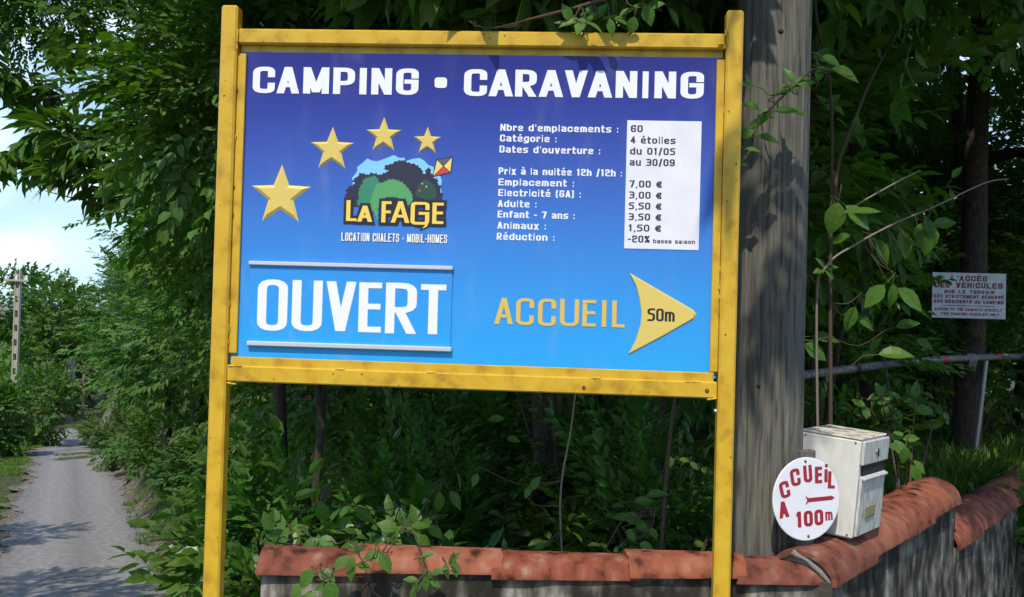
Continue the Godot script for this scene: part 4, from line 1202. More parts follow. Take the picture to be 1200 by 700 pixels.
# ---------------------------------------------------------------- barrier and notice in the shade
func build_barrier() -> void:
	var gy := land(3.9, -8.2)
	var t := thing("barrier", "grey steel pipe barrier with faded red bands across the wooded entrance", "barrier", Vector3(3.8, gy, -8.1))
	var pts := smooth_path(triples(BARRIER_PATH), 5)
	for k in pts.size():
		pts[k] -= t.position
	var g := Geo.new()
	tube(g, pts, taper(pts.size(), .027, .027), 14)
	part(t, "pipe", g.mesh(), M.pipe)

	for u in [.50, .74]:
		var bg := Geo.new()
		var a: Vector3 = pts[int(u * (pts.size() - 1))]
		var b: Vector3 = pts[int(u * (pts.size() - 1)) + 1]
		tube(bg, [a.lerp(b, .3), a.lerp(b, .95)], [.0285, .0285], 14)
		part(t, "red_band", bg.mesh(), M.pipe_red)
	for u in [.26, .38]:
		var bg := Geo.new()
		var a: Vector3 = pts[int(u * (pts.size() - 1))]
		var b: Vector3 = pts[int(u * (pts.size() - 1)) + 1]
		tube(bg, [a, a.lerp(b, .35)], [.0285, .0285], 14)
		part(t, "dark_band", bg.mesh(), M.bark)
	var leg := Geo.new()
	var top: Vector3 = Vector3(3.85, 1.36, -8.13) - t.position
	tube(leg, [top, top.lerp(Vector3(-.06, -.1, 0), .5), Vector3(-.07, -.15, 0)], [.019, .019, .019], 10)
	part(t, "support", leg.mesh(), M.steel)
	var cl := Geo.new()
	var cp: Vector3 = Vector3(3.58, 1.36, -7.84) - t.position
	for k in 5:
		tube(cl, [cp + Vector3(-.02 + k * .012, .05, .02), cp + Vector3(-.01 + k * .012, .0, .045), cp + Vector3(-.015 + k * .011, -.055 - k * .008, .03)], [.0035, .0035, .003], 6)
	part(t, "chain", cl.mesh(), M.steel)
	# far hinge post
	var hp := Geo.new()
	tube(hp, [Vector3(1.62, -.2, -5.78) - Vector3(t.position.x, 0, t.position.z), Vector3(1.62, 1.5 - t.position.y, -5.78) - Vector3(t.position.x, 0, t.position.z)], [.05, .05], 14)
	part(t, "hinge_post", hp.mesh(), M.pipe)

func build_notice() -> void:
	var t := thing("notice", "small white notice with dark red text fixed to a tree trunk", "sign", Vector3(3.633, 1.68, -7.985), "", deg_to_rad(-4.0))
	part(t, "plate", box_mesh(Vector3(.571, .362, .006), .002), M.notice_white, Transform3D(Basis(Vector3.BACK, .0), Vector3(0, .184, 0)))
	for e in [["L'ACCÈS", -.14, .14, .300, .042, .011], ["DES VÉHICULES", -.265, .265, .244, .044, .012], ["SUR LE TERRAIN", -.19, .20, .200, .027, .008], ["EST STRICTEMENT RÉSERVÉ", -.272, .272, .162, .027, .007], ["AUX RÉSIDENTS du CAMPING", -.272, .272, .122, .027, .007], ["ACCESS TO THE CAMPSITE STRICTLY", -.265, .26, .062, .022, .005], ["FOR CAMPING VEHICLES ONLY", -.21, .24, .026, .022, .005]]:
		var text: String = e[0]
		var words := text.split(" ") if text.length() < 15 else PackedStringArray([text])
		if text.begins_with("L'"):
			letter_parts(t, "letter", text, e[1], e[2], e[3], e[4], e[5], e[5] * .85, .0030, .0042, .2, M.notice_red)
			continue
		var unit: float = (e[2] - e[1]) / text.length()
		var x: float = e[1]
		for word in words:
			part(t, "text_line", line_mesh(word, x, x + unit * (word.length() - .15), e[3], e[4], e[5], e[5] * .85, .0030, .0042), M.notice_red)
			x += unit * (word.length() + 1)
	part(t, "ruled_line", box_mesh(Vector3(.40, .005, .001), .0002), M.notice_red, Transform3D(Basis.IDENTITY, Vector3(0, .103, .0036)))
	part(t, "bracket", box_mesh(Vector3(.04, .04, .44), .003), M.steel, Transform3D(Basis.IDENTITY, Vector3(.20, .26, -.224)))

# ---------------------------------------------------------------- things along the lane
func build_far_poles() -> void:
	for e in [[-22.25, -45.2, 3.05, .26, "pale concrete power pole with a wire beside the grass verge"], [-31.4, -72.0, -2.2, .42, "white slotted concrete pole at the bend of the lane"]]:
		var y := land(e[0], e[1])
		var t := thing("concrete_pole", e[4], "pole", Vector3(e[0], y - .1, e[1]))
		var h: float = e[2] - y + .1
		var w: float = e[3]
		for s in [-1.0, 1.0]:
			part(t, "pole_flange", box_mesh(Vector3(w * .24, h, w * .7), .01), M.concrete, Transform3D(Basis.IDENTITY, Vector3(s * w * .38, h * .5, 0)))
		var n := int(h / .62)
		for k in n:
			part(t, "pole_rung", box_mesh(Vector3(w * .53, .36, w * .6), .01), M.concrete, Transform3D(Basis.IDENTITY, Vector3(0, (k + .5) * h / n, 0)))
		if h > 5.0:
			part(t, "crossarm", box_mesh(Vector3(1.1, .10, .12), .01), M.concrete, Transform3D(Basis.IDENTITY, Vector3(0, h - .45, .16)))
			for x in [-.45, 0.0, .45]:
				var ig := Geo.new()
				tube(ig, [Vector3(x, h - .40, .16), Vector3(x, h - .28, .16), Vector3(x, h - .2, .16)], [.05, .06, .03], 8)
				part(t, "insulator", ig.mesh(), M.enamel)
	var y3 := land(-30.7, -72.5)
	var p := thing("wooden_post", "thin pale wooden post next to the slotted concrete pole", "post", Vector3(-30.7, y3 - .1, -72.5))
	var g := Geo.new()
	tube(g, [Vector3.ZERO, Vector3(.02, 2.3, 0), Vector3(.03, 4.4, 0)], [.13, .125, .12], 10)
	part(p, "shaft", g.mesh(), M.pale_twig)
	var w2 := thing("overhead_wire", "thin dark wire running from the top of the concrete power pole", "wire", Vector3(-22.25, 2.9, -45.2))
	var wg := Geo.new()
	tube(wg, smooth_path([Vector3(0, .0, 0), Vector3(-6, -.45, 1.5), Vector3(-14, -.3, 3.5), Vector3(-24, .6, 6)], 5), taper(16, .016, .016), 5)
	part(w2, "strand", wg.mesh(), M.wire)

# ---------------------------------------------------------------- trees and plants
func build_plants() -> void:
	# leaf colours by kind of plant, as they look in even light
	var deep := Color(.088, .190, .038)
	var mid := Color(.088, .190, .038)
	var light := Color(.10, .21, .042)
	# --- the wood behind the board
	var wood := "trees of the dark wood behind the board"
	var V := func(x, y, z): return Vector3(x, y, z)
	var hz := tree("hazel_tree", "leafy tree whose twig of broad leaves droops over the yellow top rail", wood, Vector2(.25, -6.6), .10, [[V.call(.3, 3.7, -4.7), V.call(1.5, .95, 1.1), 800], [V.call(-.9, 3.9, -5.2), V.call(1.3, 1.0, 1.2), 700], [V.call(.6, 4.9, -5.2), V.call(2.2, 1.2, 1.8), 900], [V.call(-.1, 3.55, -3.75), V.call(1.2, .6, .5), 700], [V.call(-.12, 3.42, -3.32), V.call(1.05, .55, .22), 1150]], "broad", mid, 1.0)  # last two clumps hang above the view, added to shade the undergrowth
	limb(hz, "branch", [V.call(.5, 3.6, -4.3), V.call(.55, 3.0, -3.5), V.call(.42, 2.66, -3.1), V.call(.22, 2.55, -3.0), V.call(.02, 2.52, -3.1)], .012, .004, 6, M.twig)
	leaf_parts(hz, HANG_LEAVES, [[V.call(.55, 3.0, -3.5), V.call(.42, 2.66, -3.1), V.call(.22, 2.55, -3.0), V.call(.02, 2.52, -3.1)]], M.fresh)
	tree("hazel_tree", "many-stemmed dark tree seen under the left half of the board", wood, Vector2(-1.02, -5.6), .034, [[V.call(-1.25, 3.0, -5.3), V.call(.8, .8, .8), 600], [V.call(-1.0, 2.6, -6.2), V.call(1.2, .9, 1.1), 500], [V.call(-1.1, 4.3, -5.6), V.call(.9, 1.0, .9), 600]], "oak", deep, 1.0, 5, .45)
	tree("hazel_tree", "slender dark tree rising behind the right half of the board", wood, Vector2(.78, -5.9), .045, [[V.call(1.0, 2.5, -5.7), V.call(.9, .8, .8), 350], [V.call(1.7, 4.2, -5.0), V.call(1.5, 1.0, 1.5), 800], [V.call(1.7, 3.75, -4.25), V.call(1.1, .6, .55), 420], [V.call(1.3, 4.2, -3.45), V.call(1.0, .5, .45), 560]], "broad", deep, 1.0, 5)  # last two clumps are unseen, put in to keep sun off the sapling
	tree("oak_tree", "dark straight tree trunk that carries the small white notice", wood, Vector2(3.87, -8.52), .13, [[V.call(4.5, 6.2, -9.7), V.call(2.6, 1.6, 2.4), 1300], [V.call(2.6, 5.2, -8.0), V.call(1.8, 1.0, 1.8), 800], [V.call(5.2, 4.8, -8.0), V.call(1.3, 1.1, 1.6), 600]], "oak", mid, 1.1, 6, .8)
	tree("oak_tree", "dark forked tree between the notice and the timber pole", wood, Vector2(3.45, -9.7), .14, [[V.call(3.2, 6.6, -9.4), V.call(2.2, 1.4, 2.0), 900], [V.call(2.2, 3.0, -9.2), V.call(.75, 1.2, .9), 300]], "oak", deep, 1.1, 6, .7)
	tree("oak_tree", "dark tree standing deep in the wood behind the barrier", wood, Vector2(5.3, -12.6), .18, [[V.call(5.2, 6.5, -12.4), V.call(2.8, 1.9, 2.4), 1000], [V.call(6.9, 3.6, -12.0), V.call(1.5, 1.6, 1.5), 500]], "oak", mid, 1.2, 6, .7)
	tree("oak_tree", "old dark tree with ivy clad limbs above the timber pole", wood, Vector2(2.0, -8.8), .17, [[V.call(1.5, 4.6, -7.4), V.call(1.9, 1.1, 1.8), 900], [V.call(1.45, 3.1, -8.4), V.call(.75, 1.3, .9), 350], [V.call(2.4, 4.0, -5.4), V.call(1.4, .62, 1.3), 700], [V.call(3.3, 5.7, -5.6), V.call(1.5, .9, 1.0), 800]], "oak", deep, 1.1, 6)  # last clump is added above the view so that the notice lies in shade
	tree("oak_tree", "tree at the edge of the wood beside the far end of the tiled wall", wood, Vector2(6.1, -9.2), .14, [[V.call(5.0, 4.4, -7.6), V.call(1.2, .8, 1.2), 500], [V.call(5.9, 2.4, -9.6), V.call(.9, 1.2, 1.0), 400]], "oak", mid, 1.1, 5)
	# tall canopy that roofs the wood
	for e in [[-.4, -9.6, -.2, 6.4, -7.4], [1.8, -12.5, 1.6, 6.9, -9.6], [7.6, -12.0, 6.6, 5.6, -10.2], [-1.6, -13.0, -1.2, 6.2, -11.6]]:
		var c: Vector3 = V.call(e[2], e[3], e[4])
		tree("ash_tree", "tall dark tree roofing the wood behind the board", "tall trees roofing the wood", Vector2(e[0], e[1]), .09, [[c, V.call(2.2, 1.7, 2.1), 1100], [c + V.call(.9, -1.4, .9), V.call(1.5, .9, 1.4), 600]], "oak", deep, 1.15, 5, .6)

	for e in [[-.6, -8.2], [2.8, -8.4], [6.4, -9.0], [-3.0, -11.5], [1.0, -11.8], [4.6, -12.0], [8.6, -12.6]]:  # added beeches: crowns out of view, put in to darken the wood
		tree("added_beech", "added tall beech with an unseen crown that shades the wood", "added tall beeches that shade the wood", Vector2(e[0], e[1] - 3.4), .2, [[V.call(e[0], 9.6, e[1]), V.call(2.5, 1.6, 2.2), 420], [V.call(e[0] + .5, 12.8, e[1] - .5), V.call(2.7, 1.8, 2.4), 420]], "far", deep, 1.1, 3, .8)
	# middle storey: ragged crowns that leave only chinks of sky
	for e in [[3.0, -13.4, 3.6, 1.5, 760], [5.4, -14.6, 3.4, 1.6, 900], [7.6, -14.0, 4.0, 1.7, 760], [1.2, -14.2, 4.2, 1.6, 560], [4.2, -15.6, 5.6, 1.9, 800], [6.8, -16.4, 6.4, 2.0, 760], [2.0, -16.2, 6.6, 2.0, 560], [4.4, -13.0, 2.6, 1.2, 500]]:
		tree("field_maple", "ragged dark tree behind the notice with chinks of sky between its leaves", "ragged trees behind the notice", Vector2(e[0], e[1]), .13, [[V.call(e[0], e[2], e[1]), V.call(e[3], e[3] * .85, e[3]), e[4]], [V.call(e[0] + .3, e[2] - 1.9, e[1] + .2), V.call(e[3] * .8, .9, e[3] * .8), int(e[4] * .5)]], "oak", deep, 1.5, 5, .6)
	# a screen of small trees further back, lit here and there
	for e in [[-4.2, -18.5, 3.8], [-1.0, -17.5, 3.2], [2.0, -19.0, 3.6], [4.6, -20.5, 3.0], [7.4, -21.0, 2.6], [9.6, -19.0, 3.4], [12.0, -20.0, 3.4], [11.6, -15.0, 3.6]]:
		var y := land(e[0], e[1])
		var hh: float = e[2]
		tree("young_tree", "bushy young tree in the lit clearing beyond the wood", "young trees beyond the wood", Vector2(e[0], e[1]), .10, [[V.call(e[0], y + hh * .55, e[1]), V.call(1.9, hh * .55, 1.6), 700], [V.call(e[0] + .8, y + hh * .95, e[1] + .3), V.call(1.3, hh * .35, 1.2), 350]], "far", light, .8, 4, .5)
	# undergrowth between the wall and the trunks
	var ug := "leafy bushes of the undergrowth behind the tiled wall"
	for e in [[-.75, -3.95, .85, .38, 130], [-.2, -4.15, .8, .42, 150], [.35, -4.1, .9, .42, 150], [-.95, -4.5, .9, .32, 110], [-1.2, -5.5, 1.3, .5, 230], [-.75, -6.3, 1.7, .6, 260], [.05, -4.9, 1.1, .55, 170], [.75, -4.75, 1.15, .5, 150], [-.6, -5.1, 1.1, .55, 170], [-.35, -5.9, 1.3, .6, 220], [-1.25, -6.6, 1.2, .55, 200], [.35, -6.4, 1.5, .6, 220], [-.8, -8.2, 1.8, .9, 300], [1.12, -4.7, .75, .28, 80], [1.0, -6.9, 1.7, .8, 220], [-.2, -7.2, 1.4, .8, 220]]:
		shrub("undergrowth_bush", "dark broad leaved bush in the undergrowth behind the tiled wall", ug, Vector2(e[0], e[1]), e[2], e[3], e[4], ["broad", "round", "broad", "oak"][int(absf(e[0]) * 10.0) % 4], deep, .85, 4, M.gloss_leaf)
	for e in [[2.35, -8.0, 1.4, .55, 200], [3.2, -6.6, .55, .5, 150], [4.3, -9.3, 1.5, .8, 240], [5.0, -8.6, .6, .7, 260], [2.9, -10.5, 2.4, .9, 260], [4.6, -11.0, 2.2, 1.0, 300], [2.1, -7.0, 2.2, .7, 220], [6.2, -10.8, 2.4, 1.0, 300]]:
		shrub("wood_bush", "dark bush growing under the trees behind the pipe barrier", "bushes behind the pipe barrier", Vector2(e[0], e[1]), e[2], e[3], e[4], "oak", mid, 1.0, 4, M.gloss_leaf)
	# hand-set plants close to the eye: every leaf its own piece
	var br := thing("bramble", "bright green bramble trailing over the tiles of the low wall", "plant", V.call(-.55, .42, -3.6))
	limb(br, "stem", [V.call(-.2, .42, -3.75), V.call(-.25, .8, -3.72)] + _rev(triples(BRAMBLE_STEM_A)), .0030, .0015, 6, M.twig)
	limb(br, "stem", [V.call(-.45, .42, -3.7), V.call(-.42, .75, -3.65)] + _rev(triples(BRAMBLE_STEM_B)), .0030, .0015, 6, M.twig)
	limb(br, "stem", _rev(triples(BRAMBLE_STEM_C)), .003, .0015, 6, M.twig)
	limb(br, "stem", _rev(triples(BRAMBLE_STEM_D)), .0035, .0015, 6, M.twig)
	leaf_parts(br, larger(BRAMBLE_LEAVES, 1.25), [triples(BRAMBLE_STEM_A), triples(BRAMBLE_STEM_B), triples(BRAMBLE_STEM_C), triples(BRAMBLE_STEM_D)], M.fresh)
	var un := thing("nettle", "pale stemmed weed with narrow leaves growing behind the clay tiles", "plant", V.call(.25, .42, -3.8))
	limb(un, "stem", [V.call(.25, .40, -3.8), V.call(.20, .9, -3.75), V.call(.235, 1.2, -3.75), V.call(.255, 1.45, -3.75)], .0042, .003, 6, M.pale_twig)
	limb(un, "stem", [V.call(.25, .42, -3.8), V.call(.42, .85, -3.7), V.call(.55, .93, -3.6)], .005, .002, 6, M.twig)
	leaf_parts(un, UNDER_LEAVES, [[V.call(.25, .40, -3.8), V.call(.20, .9, -3.75), V.call(.255, 1.45, -3.75)], [V.call(.25, .42, -3.8), V.call(.42, .85, -3.7), V.call(.55, .93, -3.6)]], M.fresh)
	var sp := thing("wall_sprig", "slender leafy shoot leaning across the weathered timber pole", "plant", V.call(.55, .42, -3.62))
	limb(sp, "stem", [V.call(.55, .40, -3.62), V.call(.58, 1.2, -3.6), V.call(.66, 1.85, -3.52)] + triples(SPRIG_STEM), .007, .002, 6, M.twig)
	leaf_parts(sp, SPRIG_LEAVES, [triples(SPRIG_STEM)], M.fresh)
	var sap := thing("sapling", "thin sapling with bare crossing stems and large drooping leaves beside the pole", "plant", V.call(1.4, .45, -4.4))
	limb(sap, "stem", [V.call(1.4, .40, -4.4)] + triples(SAP_STEM_A), .009, .005, 7, M.twig)
	limb(sap, "stem", triples(SAP_STEM_B), .009, .005, 7, M.twig)
	limb(sap, "stem", triples(SAP_STEM_C), .005, .003, 6, M.pale_twig)
	limb(sap, "stem", [V.call(1.38, .5, -4.4)] + triples(SAP_STEM_D), .006, .003, 6, M.pale_twig)
	leaf_parts(sap, SAPLING_LEAVES, [triples(SAP_STEM_A), triples(SAP_STEM_B), triples(SAP_STEM_C), triples(SAP_STEM_D)], M.fresh)
	var bu := thing("laurel_bush", "glossy large leaved bush behind the cream letter box", "shrub", V.call(1.95, .45, -4.9))
	for q in [V.call(1.85, 1.25, -5.0), V.call(2.1, 1.24, -5.2), V.call(1.82, 1.0, -4.6), V.call(2.2, 1.12, -5.2), V.call(2.0, 1.5, -5.4)]:
		limb(bu, "stem", [V.call(1.95, .42, -4.9), V.call(1.95, .42, -4.9).lerp(q, .5) + V.call(0, .1, 0), q], .008, .003, 6, M.twig)
	leaf_parts(bu, BUSH_LEAVES, [[V.call(1.95, .42, -4.9), V.call(1.85, 1.25, -5.0)], [V.call(1.95, .42, -4.9), V.call(2.1, 1.24, -5.2)], [V.call(1.95, .42, -4.9), V.call(1.82, 1.0, -4.6)], [V.call(1.95, .42, -4.9), V.call(2.0, 1.5, -5.4)]], M.fresh)
	crown(bu, [[V.call(1.68, .9, -5.1), V.call(.24, .32, .24), 50]], "broad", mid, .6, M.gloss_leaf)
	# --- beside the lane
	var over := tree("overhanging_tree", "sunlit tree reaching over the lane with drooping dark leaves against the sky", "", Vector2(-1.75, -8.8), .06, [[V.call(-2.2, 3.5, -7.3), V.call(.72, 1.3, 1.0), 1500], [V.call(-3.6, 4.5, -7.9), V.call(1.2, .75, 1.1), 1300], [V.call(-4.8, 4.75, -8.4), V.call(1.1, .62, 1.0), 900], [V.call(-1.8, 6.2, -9.8), V.call(1.8, 1.2, 1.3), 600], [V.call(-2.35, 4.75, -6.0), V.call(.85, .6, .7), 700]], "small", Color(.11, .235, .042), 1.15, 7, .7)  # last clump, out of view, is placed to shade the leaves beside the board
	crown(over, [[V.call(-2.2, 2.5, -7.5), V.call(.6, .95, .7), 700]], "small", Color(.11, .235, .042), 1.3, M.leaf)
	crown(over, [[V.call(-3.5, 3.05, -8.0), V.call(.5, .2, .4), 64], [V.call(-4.15, 2.9, -8.2), V.call(.22, .26, .4), 34], [V.call(-3.1, 2.7, -7.8), V.call(.32, .25, .4), 46], [V.call(-4.0, 3.5, -8.2), V.call(.5, .2, .4), 30]], "long", Color(.088, .190, .038), 1.0, M.leaf)
	limb(over, "branch", [V.call(-2.5, 2.9, -7.3), V.call(-3.1, 2.85, -7.7), V.call(-3.7, 2.75, -8.0), V.call(-4.5, 2.72, -8.2)], .018, .005, 6, M.twig)
	limb(over, "branch", [V.call(-2.8, 3.3, -7.4), V.call(-3.4, 3.25, -7.8), V.call(-4.1, 3.2, -8.1), V.call(-4.6, 3.0, -8.3)], .02, .005, 6, M.twig)
	limb(over, "branch", [V.call(-3.0, 2.35, -7.5), V.call(-3.4, 2.42, -7.8), V.call(-3.75, 2.5, -8.0)], .008, .003, 6, M.twig)
	var ord := ["first", "second", "third", "fourth", "fifth", "sixth", "seventh", "eighth", "ninth"]
	var at := 0
	for e in [[11.0, -1.1, 1.5, 3.0, 700], [13.5, -2.2, 1.7, 3.4, 900], [17.0, -4.0, 1.9, 4.6, 1100], [21.0, -5.7, 2.1, 5.4, 1200], [25.5, -7.8, 2.1, 4.6, 1000], [30.5, -9.9, 2.2, 3.9, 900], [36.0, -12.3, 2.2, 3.6, 800], [43.0, -15.2, 2.3, 3.4, 700], [51.0, -18.6, 2.6, 3.4, 600]]:
		var y := land(e[1], -e[0])
		var hh: float = e[3]
		tree("hedgerow_tree", ord[at] + " dense hedgerow tree down the lane from the board", "hedgerow trees along the lane", Vector2(e[1], -e[0]), .16, [[V.call(e[1], y + hh * .45, -e[0]), V.call(e[2], hh * .5, e[2]), e[4]], [V.call(e[1] + .2, y + hh * 1.15, -e[0]), V.call(e[2] * .9, hh * .45, e[2]), int(e[4] * .7)]], ["round", "oak", "broad"][at % 3], [Color(.092, .20, .04), Color(.082, .18, .042), Color(.105, .21, .04)][at % 3], [1.1, 1.1, .8][at % 3] + e[0] * .014, 4, .5)
		at += 1
	at = 0
	for e in [[12.0, -1.9, 1.4, .7, 240], [15.0, -3.9, 1.5, .9, 260], [19.0, -5.55, 1.2, .9, 260], [23.5, -7.6, 1.6, 1.1, 300], [28.0, -9.7, 1.5, 1.1, 280], [34.0, -12.4, 1.7, 1.2, 260]]:
		shrub("bank_bush", ord[at] + " leafy bush on the lane bank counted from the board", "bushes on the lane bank", Vector2(e[1], -e[0]), e[2], e[3], e[4], "broad", Color(.092, .20, .04), .9 + e[0] * .012, 4)
		at += 1
	shrub("lane_bush", "low dark bush at the edge of the bend in the lane", "", Vector2(-20.6, -52.0), 1.7, 1.4, 260, "far", deep, .7)
	shrub("bank_shrub", "pale green shrub on the verge below the hedgerow", "", Vector2(-13.9, -37.0), 1.9, 1.1, 260, "round", Color(.11, .19, .06), 1.5)
	tree("cypress_tree", "feathery conifer leaning out of the hedgerow above the lane", "", Vector2(-8.2, -24.5), .12, [[V.call(-8.5, 1.1, -24.4), V.call(1.3, 1.6, 1.2), 700], [V.call(-9.0, 2.6, -24.3), V.call(.7, .9, .7), 250]], "needle", Color(.06, .14, .05), 1.7, 4, .6)
	# far trees
	for e in [[-38.5, -62.0, 10.6, 3.4], [-34.5, -66.0, 9.6, 3.2], [-44.5, -70.0, 12.0, 4.0], [-36.0, -80.0, 9.8, 3.6], [-31.0, -86.0, 10.2, 3.8], [-26.0, -84.0, 9.4, 3.4], [-22.5, -76.0, 9.6, 3.6], [-41.0, -92.0, 11.0, 4.2], [-20.0, -66.0, 9.8, 3.4], [-24.5, -94.0, 11.5, 4.0], [-50.0, -84.0, 12.0, 4.4], [-16.0, -80.0, 12.5, 4.4], [-33.0, -104.0, 12.0, 4.6]]:
		var y := land(e[0], e[1])
		var hh: float = e[2]
		var w: float = e[3]
		tree("distant_tree", "broad green tree in the valley at the end of the lane", "distant trees in the valley", Vector2(e[0], e[1]), .22, [[V.call(e[0], y + hh * .40, e[1]), V.call(w, hh * .38, w), 650], [V.call(e[0] + rr(-1, 1), y + hh * .74, e[1]), V.call(w * .75, hh * .25, w * .75), 350]], "far", Color(.11, .23, .048) if int(e[0]) % 2 else Color(.10, .21, .045), 1.5, 4, .5)
	for e in [[-26.6, -50.5, 4.0, 1.9], [-24.6, -52.5, 4.4, 1.7], [-29.5, -54.0, 4.8, 2.2], [-31.2, -60.0, 5.0, 2.0], [-22.8, -41.0, 2.0, 1.5], [-21.9, -43.4, 3.4, 1.0], [-33.5, -64.0, 5.2, 2.4]]:
		shrub("roadside_bush", "round leafy bush on the left side of the lane", "bushes left of the lane", Vector2(e[0], e[1]), e[2], e[3], 420, "far", Color(.11, .23, .048), .95)
	var bare := thing("bare_bush", "leafless pale branching bush at the edge of the green roadside", "shrub", V.call(-21.2, land(-21.2, -39.5) - .05, -39.5))
	for k in 12:
		var a: float = rr(-.9, 1.1)
		var e: Vector3 = bare.position + V.call(sin(a) * rr(.8, 1.8), rr(1.6, 3.4), rr(-.6, .6))
		limb(bare, "stem", [bare.position, bare.position.lerp(e, .5) + V.call(rr(-.2, .2), .2, rr(-.2, .2)), e], .03, .012, 5, M.pale_twig)
	# trees on the near left side of the lane: they shade the foreground of the lane
	for e in [[-9.4, -9.6, -8.2, 3.4, 1.7, 500], [-12.6, -15.5, -11.2, 4.0, 1.3, 320]]:
		tree("lane_tree", "tree %s the left bank that throws shade across the lane" % ("low on" if e[0] > -10.0 else "further down"), "", Vector2(e[0], e[1]), .14, [[V.call(e[2], e[3], e[1]), V.call(e[4], e[4] * .8, e[4]), e[5]]], "oak", mid, 1.4, 4, .6)
	# --- a tree beside the photographer: its low boughs throw the dappled shade on the board
	var st := tree("shade_tree", "leafy tree overhanging the photographer opposite the board", "", Vector2(2.9, 1.6), .16, [[V.call(3.0, 5.4, .9), V.call(1.4, .9, 1.1), 420]], "long", mid, 1.0, 4, .7)
	limb(st, "branch", [V.call(3.0, 5.2, .9), V.call(1.6, 5.35, -.2), V.call(.6, 5.2, -.8), V.call(.3, 5.1, -1.0)], .012, .002, 6)
	crown(st, [[V.call(.27, 5.2, -1.0), V.call(.07, .4, .25), 14]], "long", mid, 1.0, M.leaf)
	# grass and weeds
	grass_patch("verge_grass", "bright short grass on the left verge of the lane", [[-14.0, -24.0, 3.2, 4.5, 2600, .16], [-20.0, -40.0, 3.0, 6.0, 3800, .20], [-27.0, -56.0, 3.6, 8.0, 4200, .26], [-30.5, -70.0, 4.0, 4.0, 1800, .3]], Color(.13, .24, .04))
	grass_patch("lane_grass", "strip of grass growing along the middle of the lane", [[-18.3, -42.5, .35, 1.6, 260, .10, 1], [-19.6, -45.5, .3, 1.6, 200, .10, 1]], Color(.12, .21, .04))
	grass_patch("bank_grass", "dark rough grass on the bank between the post and the hedge", [[-1.6, -5.2, 1.0, 1.5, 1500, .22], [-3.0, -9.5, 1.6, 2.4, 2200, .26], [-5.2, -16.0, 1.6, 5.0, 3000, .26], [-8.6, -24.0, 1.6, 5.0, 2000, .28]], Color(.10, .19, .035))
	grass_patch("wood_grass", "shaded grass and weeds behind the tiled wall", [[2.6, -6.2, 1.3, 1.2, 1500, .24], [4.2, -8.4, 1.6, 1.3, 1500, .28], [1.6, -4.4, .6, .5, 400, .22], [0.2, -5.2, 1.6, 1.2, 1500, .22], [-.2, -7.4, 1.6, 1.4, 1400, .26]], Color(.10, .19, .035))

	grass_patch("dry_grass", "pale dry grass on the foot of the bank beside the lane", [[-3.7, -12.6, .5, 1.4, 260, .26], [-5.6, -17.0, .4, 2.0, 200, .22]], Color(.30, .24, .11))
	# loose stones along the edges of the lane
	var sg := Geo.new()
	var pts := [Vector3(1, 0, 0), Vector3(-.8, .1, .2), Vector3(.1, .7, -.1), Vector3(.2, -.5, .3), Vector3(-.1, .1, .9), Vector3(.0, .1, -.9)]
	for f in [[2, 4, 0], [2, 0, 5], [2, 5, 1], [2, 1, 4], [3, 0, 4], [3, 5, 0], [3, 1, 5], [3, 4, 1]]:
		sg.poly([pts[f[0]], pts[f[1]], pts[f[2]]], pts[f[0]] + pts[f[1]] + pts[f[2]])
	var buf := PackedFloat32Array()
	for k in 1300:
		var d := 12.0 + 40.0 * pow(rng.randf(), 1.6)
		var s := (1.0 if k % 2 else -1.0) * (1.05 + absf(rng.randfn()) * .3)
		var x := -.433 * d + s / .918
		var h := rr(.008, .035)
		var q := rr(.6, 1.2)
		put(buf, Basis(Vector3.UP, rr(0, TAU)).scaled(Vector3(h, h * .7, h)), Vector3(x, maxf(land(x, -d), lane(d) + (.14 if absf(s) < 1.5 else .0)), -d), Color(.24 * q, .22 * q, .19 * q))
	var gv := fill(self, "gravel", sg.mesh(), M.stone, buf)
	gv.set_meta("label", "loose grey stones scattered along the edges of the lane")
	gv.set_meta("category", "gravel")

func larger(a: Array, k: float) -> Array:
	var b := a.duplicate()
	for j in range(4, b.size(), 5):
		b[j] *= k
	return b

func _rev(a: Array) -> Array:
	var b := a.duplicate()
	b.reverse()
	return b

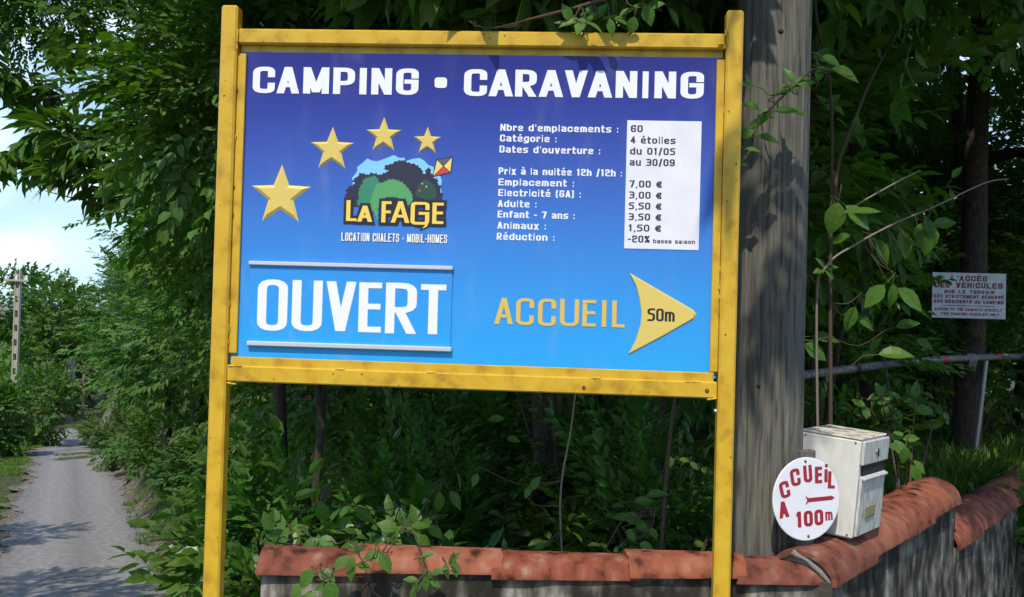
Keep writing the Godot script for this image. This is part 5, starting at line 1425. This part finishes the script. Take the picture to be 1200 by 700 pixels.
func _ready() -> void:
	rng.seed = 20240611
	# camera: level eye, tilted slightly up and rolled as the picture was taken
	var cam := Camera3D.new()
	cam.name = "camera"
	add_child(cam)
	cam.fov = rad_to_deg(2.0 * atan(350.0 / 1177.0))
	cam.near = .05
	cam.far = 3000.0
	cam.transform = Transform3D(Basis(Vector3.RIGHT, deg_to_rad(1.02)) * Basis(Vector3.BACK, deg_to_rad(1.57)), Vector3(0, EYE, 0))
	cam.current = true
	# sky: pale summer blue with soft white cloud all round
	var env := Environment.new()
	env.background_mode = Environment.BG_SKY
	var sm := ProceduralSkyMaterial.new()
	sm.sky_top_color = lin(.16, .34, .72)
	sm.sky_horizon_color = lin(.66, .92, 1.0)
	sm.sky_curve = .18
	sm.ground_bottom_color = lin(.10, .10, .08)
	sm.ground_horizon_color = lin(.30, .34, .30)
	sm.sun_angle_max = 8.0
	sm.sky_cover = sky_cover()
	sm.sky_cover_modulate = Color(1, 1, 1, 1)
	var sky := Sky.new()
	sky.sky_material = sm
	env.sky = sky
	env.background_energy_multiplier = 1.3
	env.tonemap_mode = Environment.TONE_MAPPER_LINEAR
	env.tonemap_exposure = .94
	env.sdfgi_enabled = true
	env.ssao_enabled = true
	env.ssil_enabled = true
	var we := WorldEnvironment.new()
	we.name = "sky"
	we.environment = env
	add_child(we)
	var sun := DirectionalLight3D.new()
	sun.name = "sun"
	add_child(sun)
	var az := deg_to_rad(SUN_AZ)
	var el := deg_to_rad(SUN_EL)
	var to_sun := Vector3(-sin(az) * cos(el), sin(el), cos(az) * cos(el))
	sun.look_at_from_position(to_sun * 10.0, Vector3.ZERO, Vector3.UP)
	sun.light_energy = 1.4
	sun.light_color = Color(1.0, .955, .88)
	sun.light_angular_distance = .53
	sun.shadow_enabled = true

	make_materials()
	M.fresh = []
	for k in 4:
		var a: StandardMaterial3D = leaf_mat(.45, Color(.8, .95, .35))
		a.vertex_color_use_as_albedo = false
		a.albedo_color = [lin(.115, .25, .04), lin(.14, .28, .05), lin(.10, .22, .036), lin(.13, .265, .06)][k]
		M.fresh.push_back(a)
		for q in [a]:
			q.albedo_texture = tex(noise(.02, 400 + k, 4), [[0.0, Color(.72, .76, .62)], [.5, Color(.9, .93, .85)], [1.0, Color(1, 1, 1)]], 256)
			q.uv1_triplanar = true
			q.uv1_scale = Vector3(1.5, 1.5, 1.5)
	make_sprays()
	build_land()
	build_walls()
	build_board()
	build_pole()
	build_mailbox()
	build_round_sign()
	build_barrier()
	build_notice()
	build_far_poles()
	build_plants()

func sky_cover() -> ImageTexture:
	# drifting cloud, the same all round the sky
	var w := 512
	var h := 256
	var f := noise(1.0, 301, 5)
	var im := Image.create(w, h, false, Image.FORMAT_RGBAF)
	for y in h:
		var el := (0.5 - (y + .5) / h) * PI
		for x in w:
			var az := (x + .5) / w * TAU
			if el < -.05:
				im.set_pixel(x, y, Color(0, 0, 0, 0))
				continue
			var p := Vector3(cos(az) * cos(el), sin(el) * 3.4, sin(az) * cos(el)) * 4.2
			var c := smoothstep(-.10, .30, f.get_noise_3dv(p))
			im.set_pixel(x, y, Color(.55, .50, .46, c * .9))
	return ImageTexture.create_from_image(im)
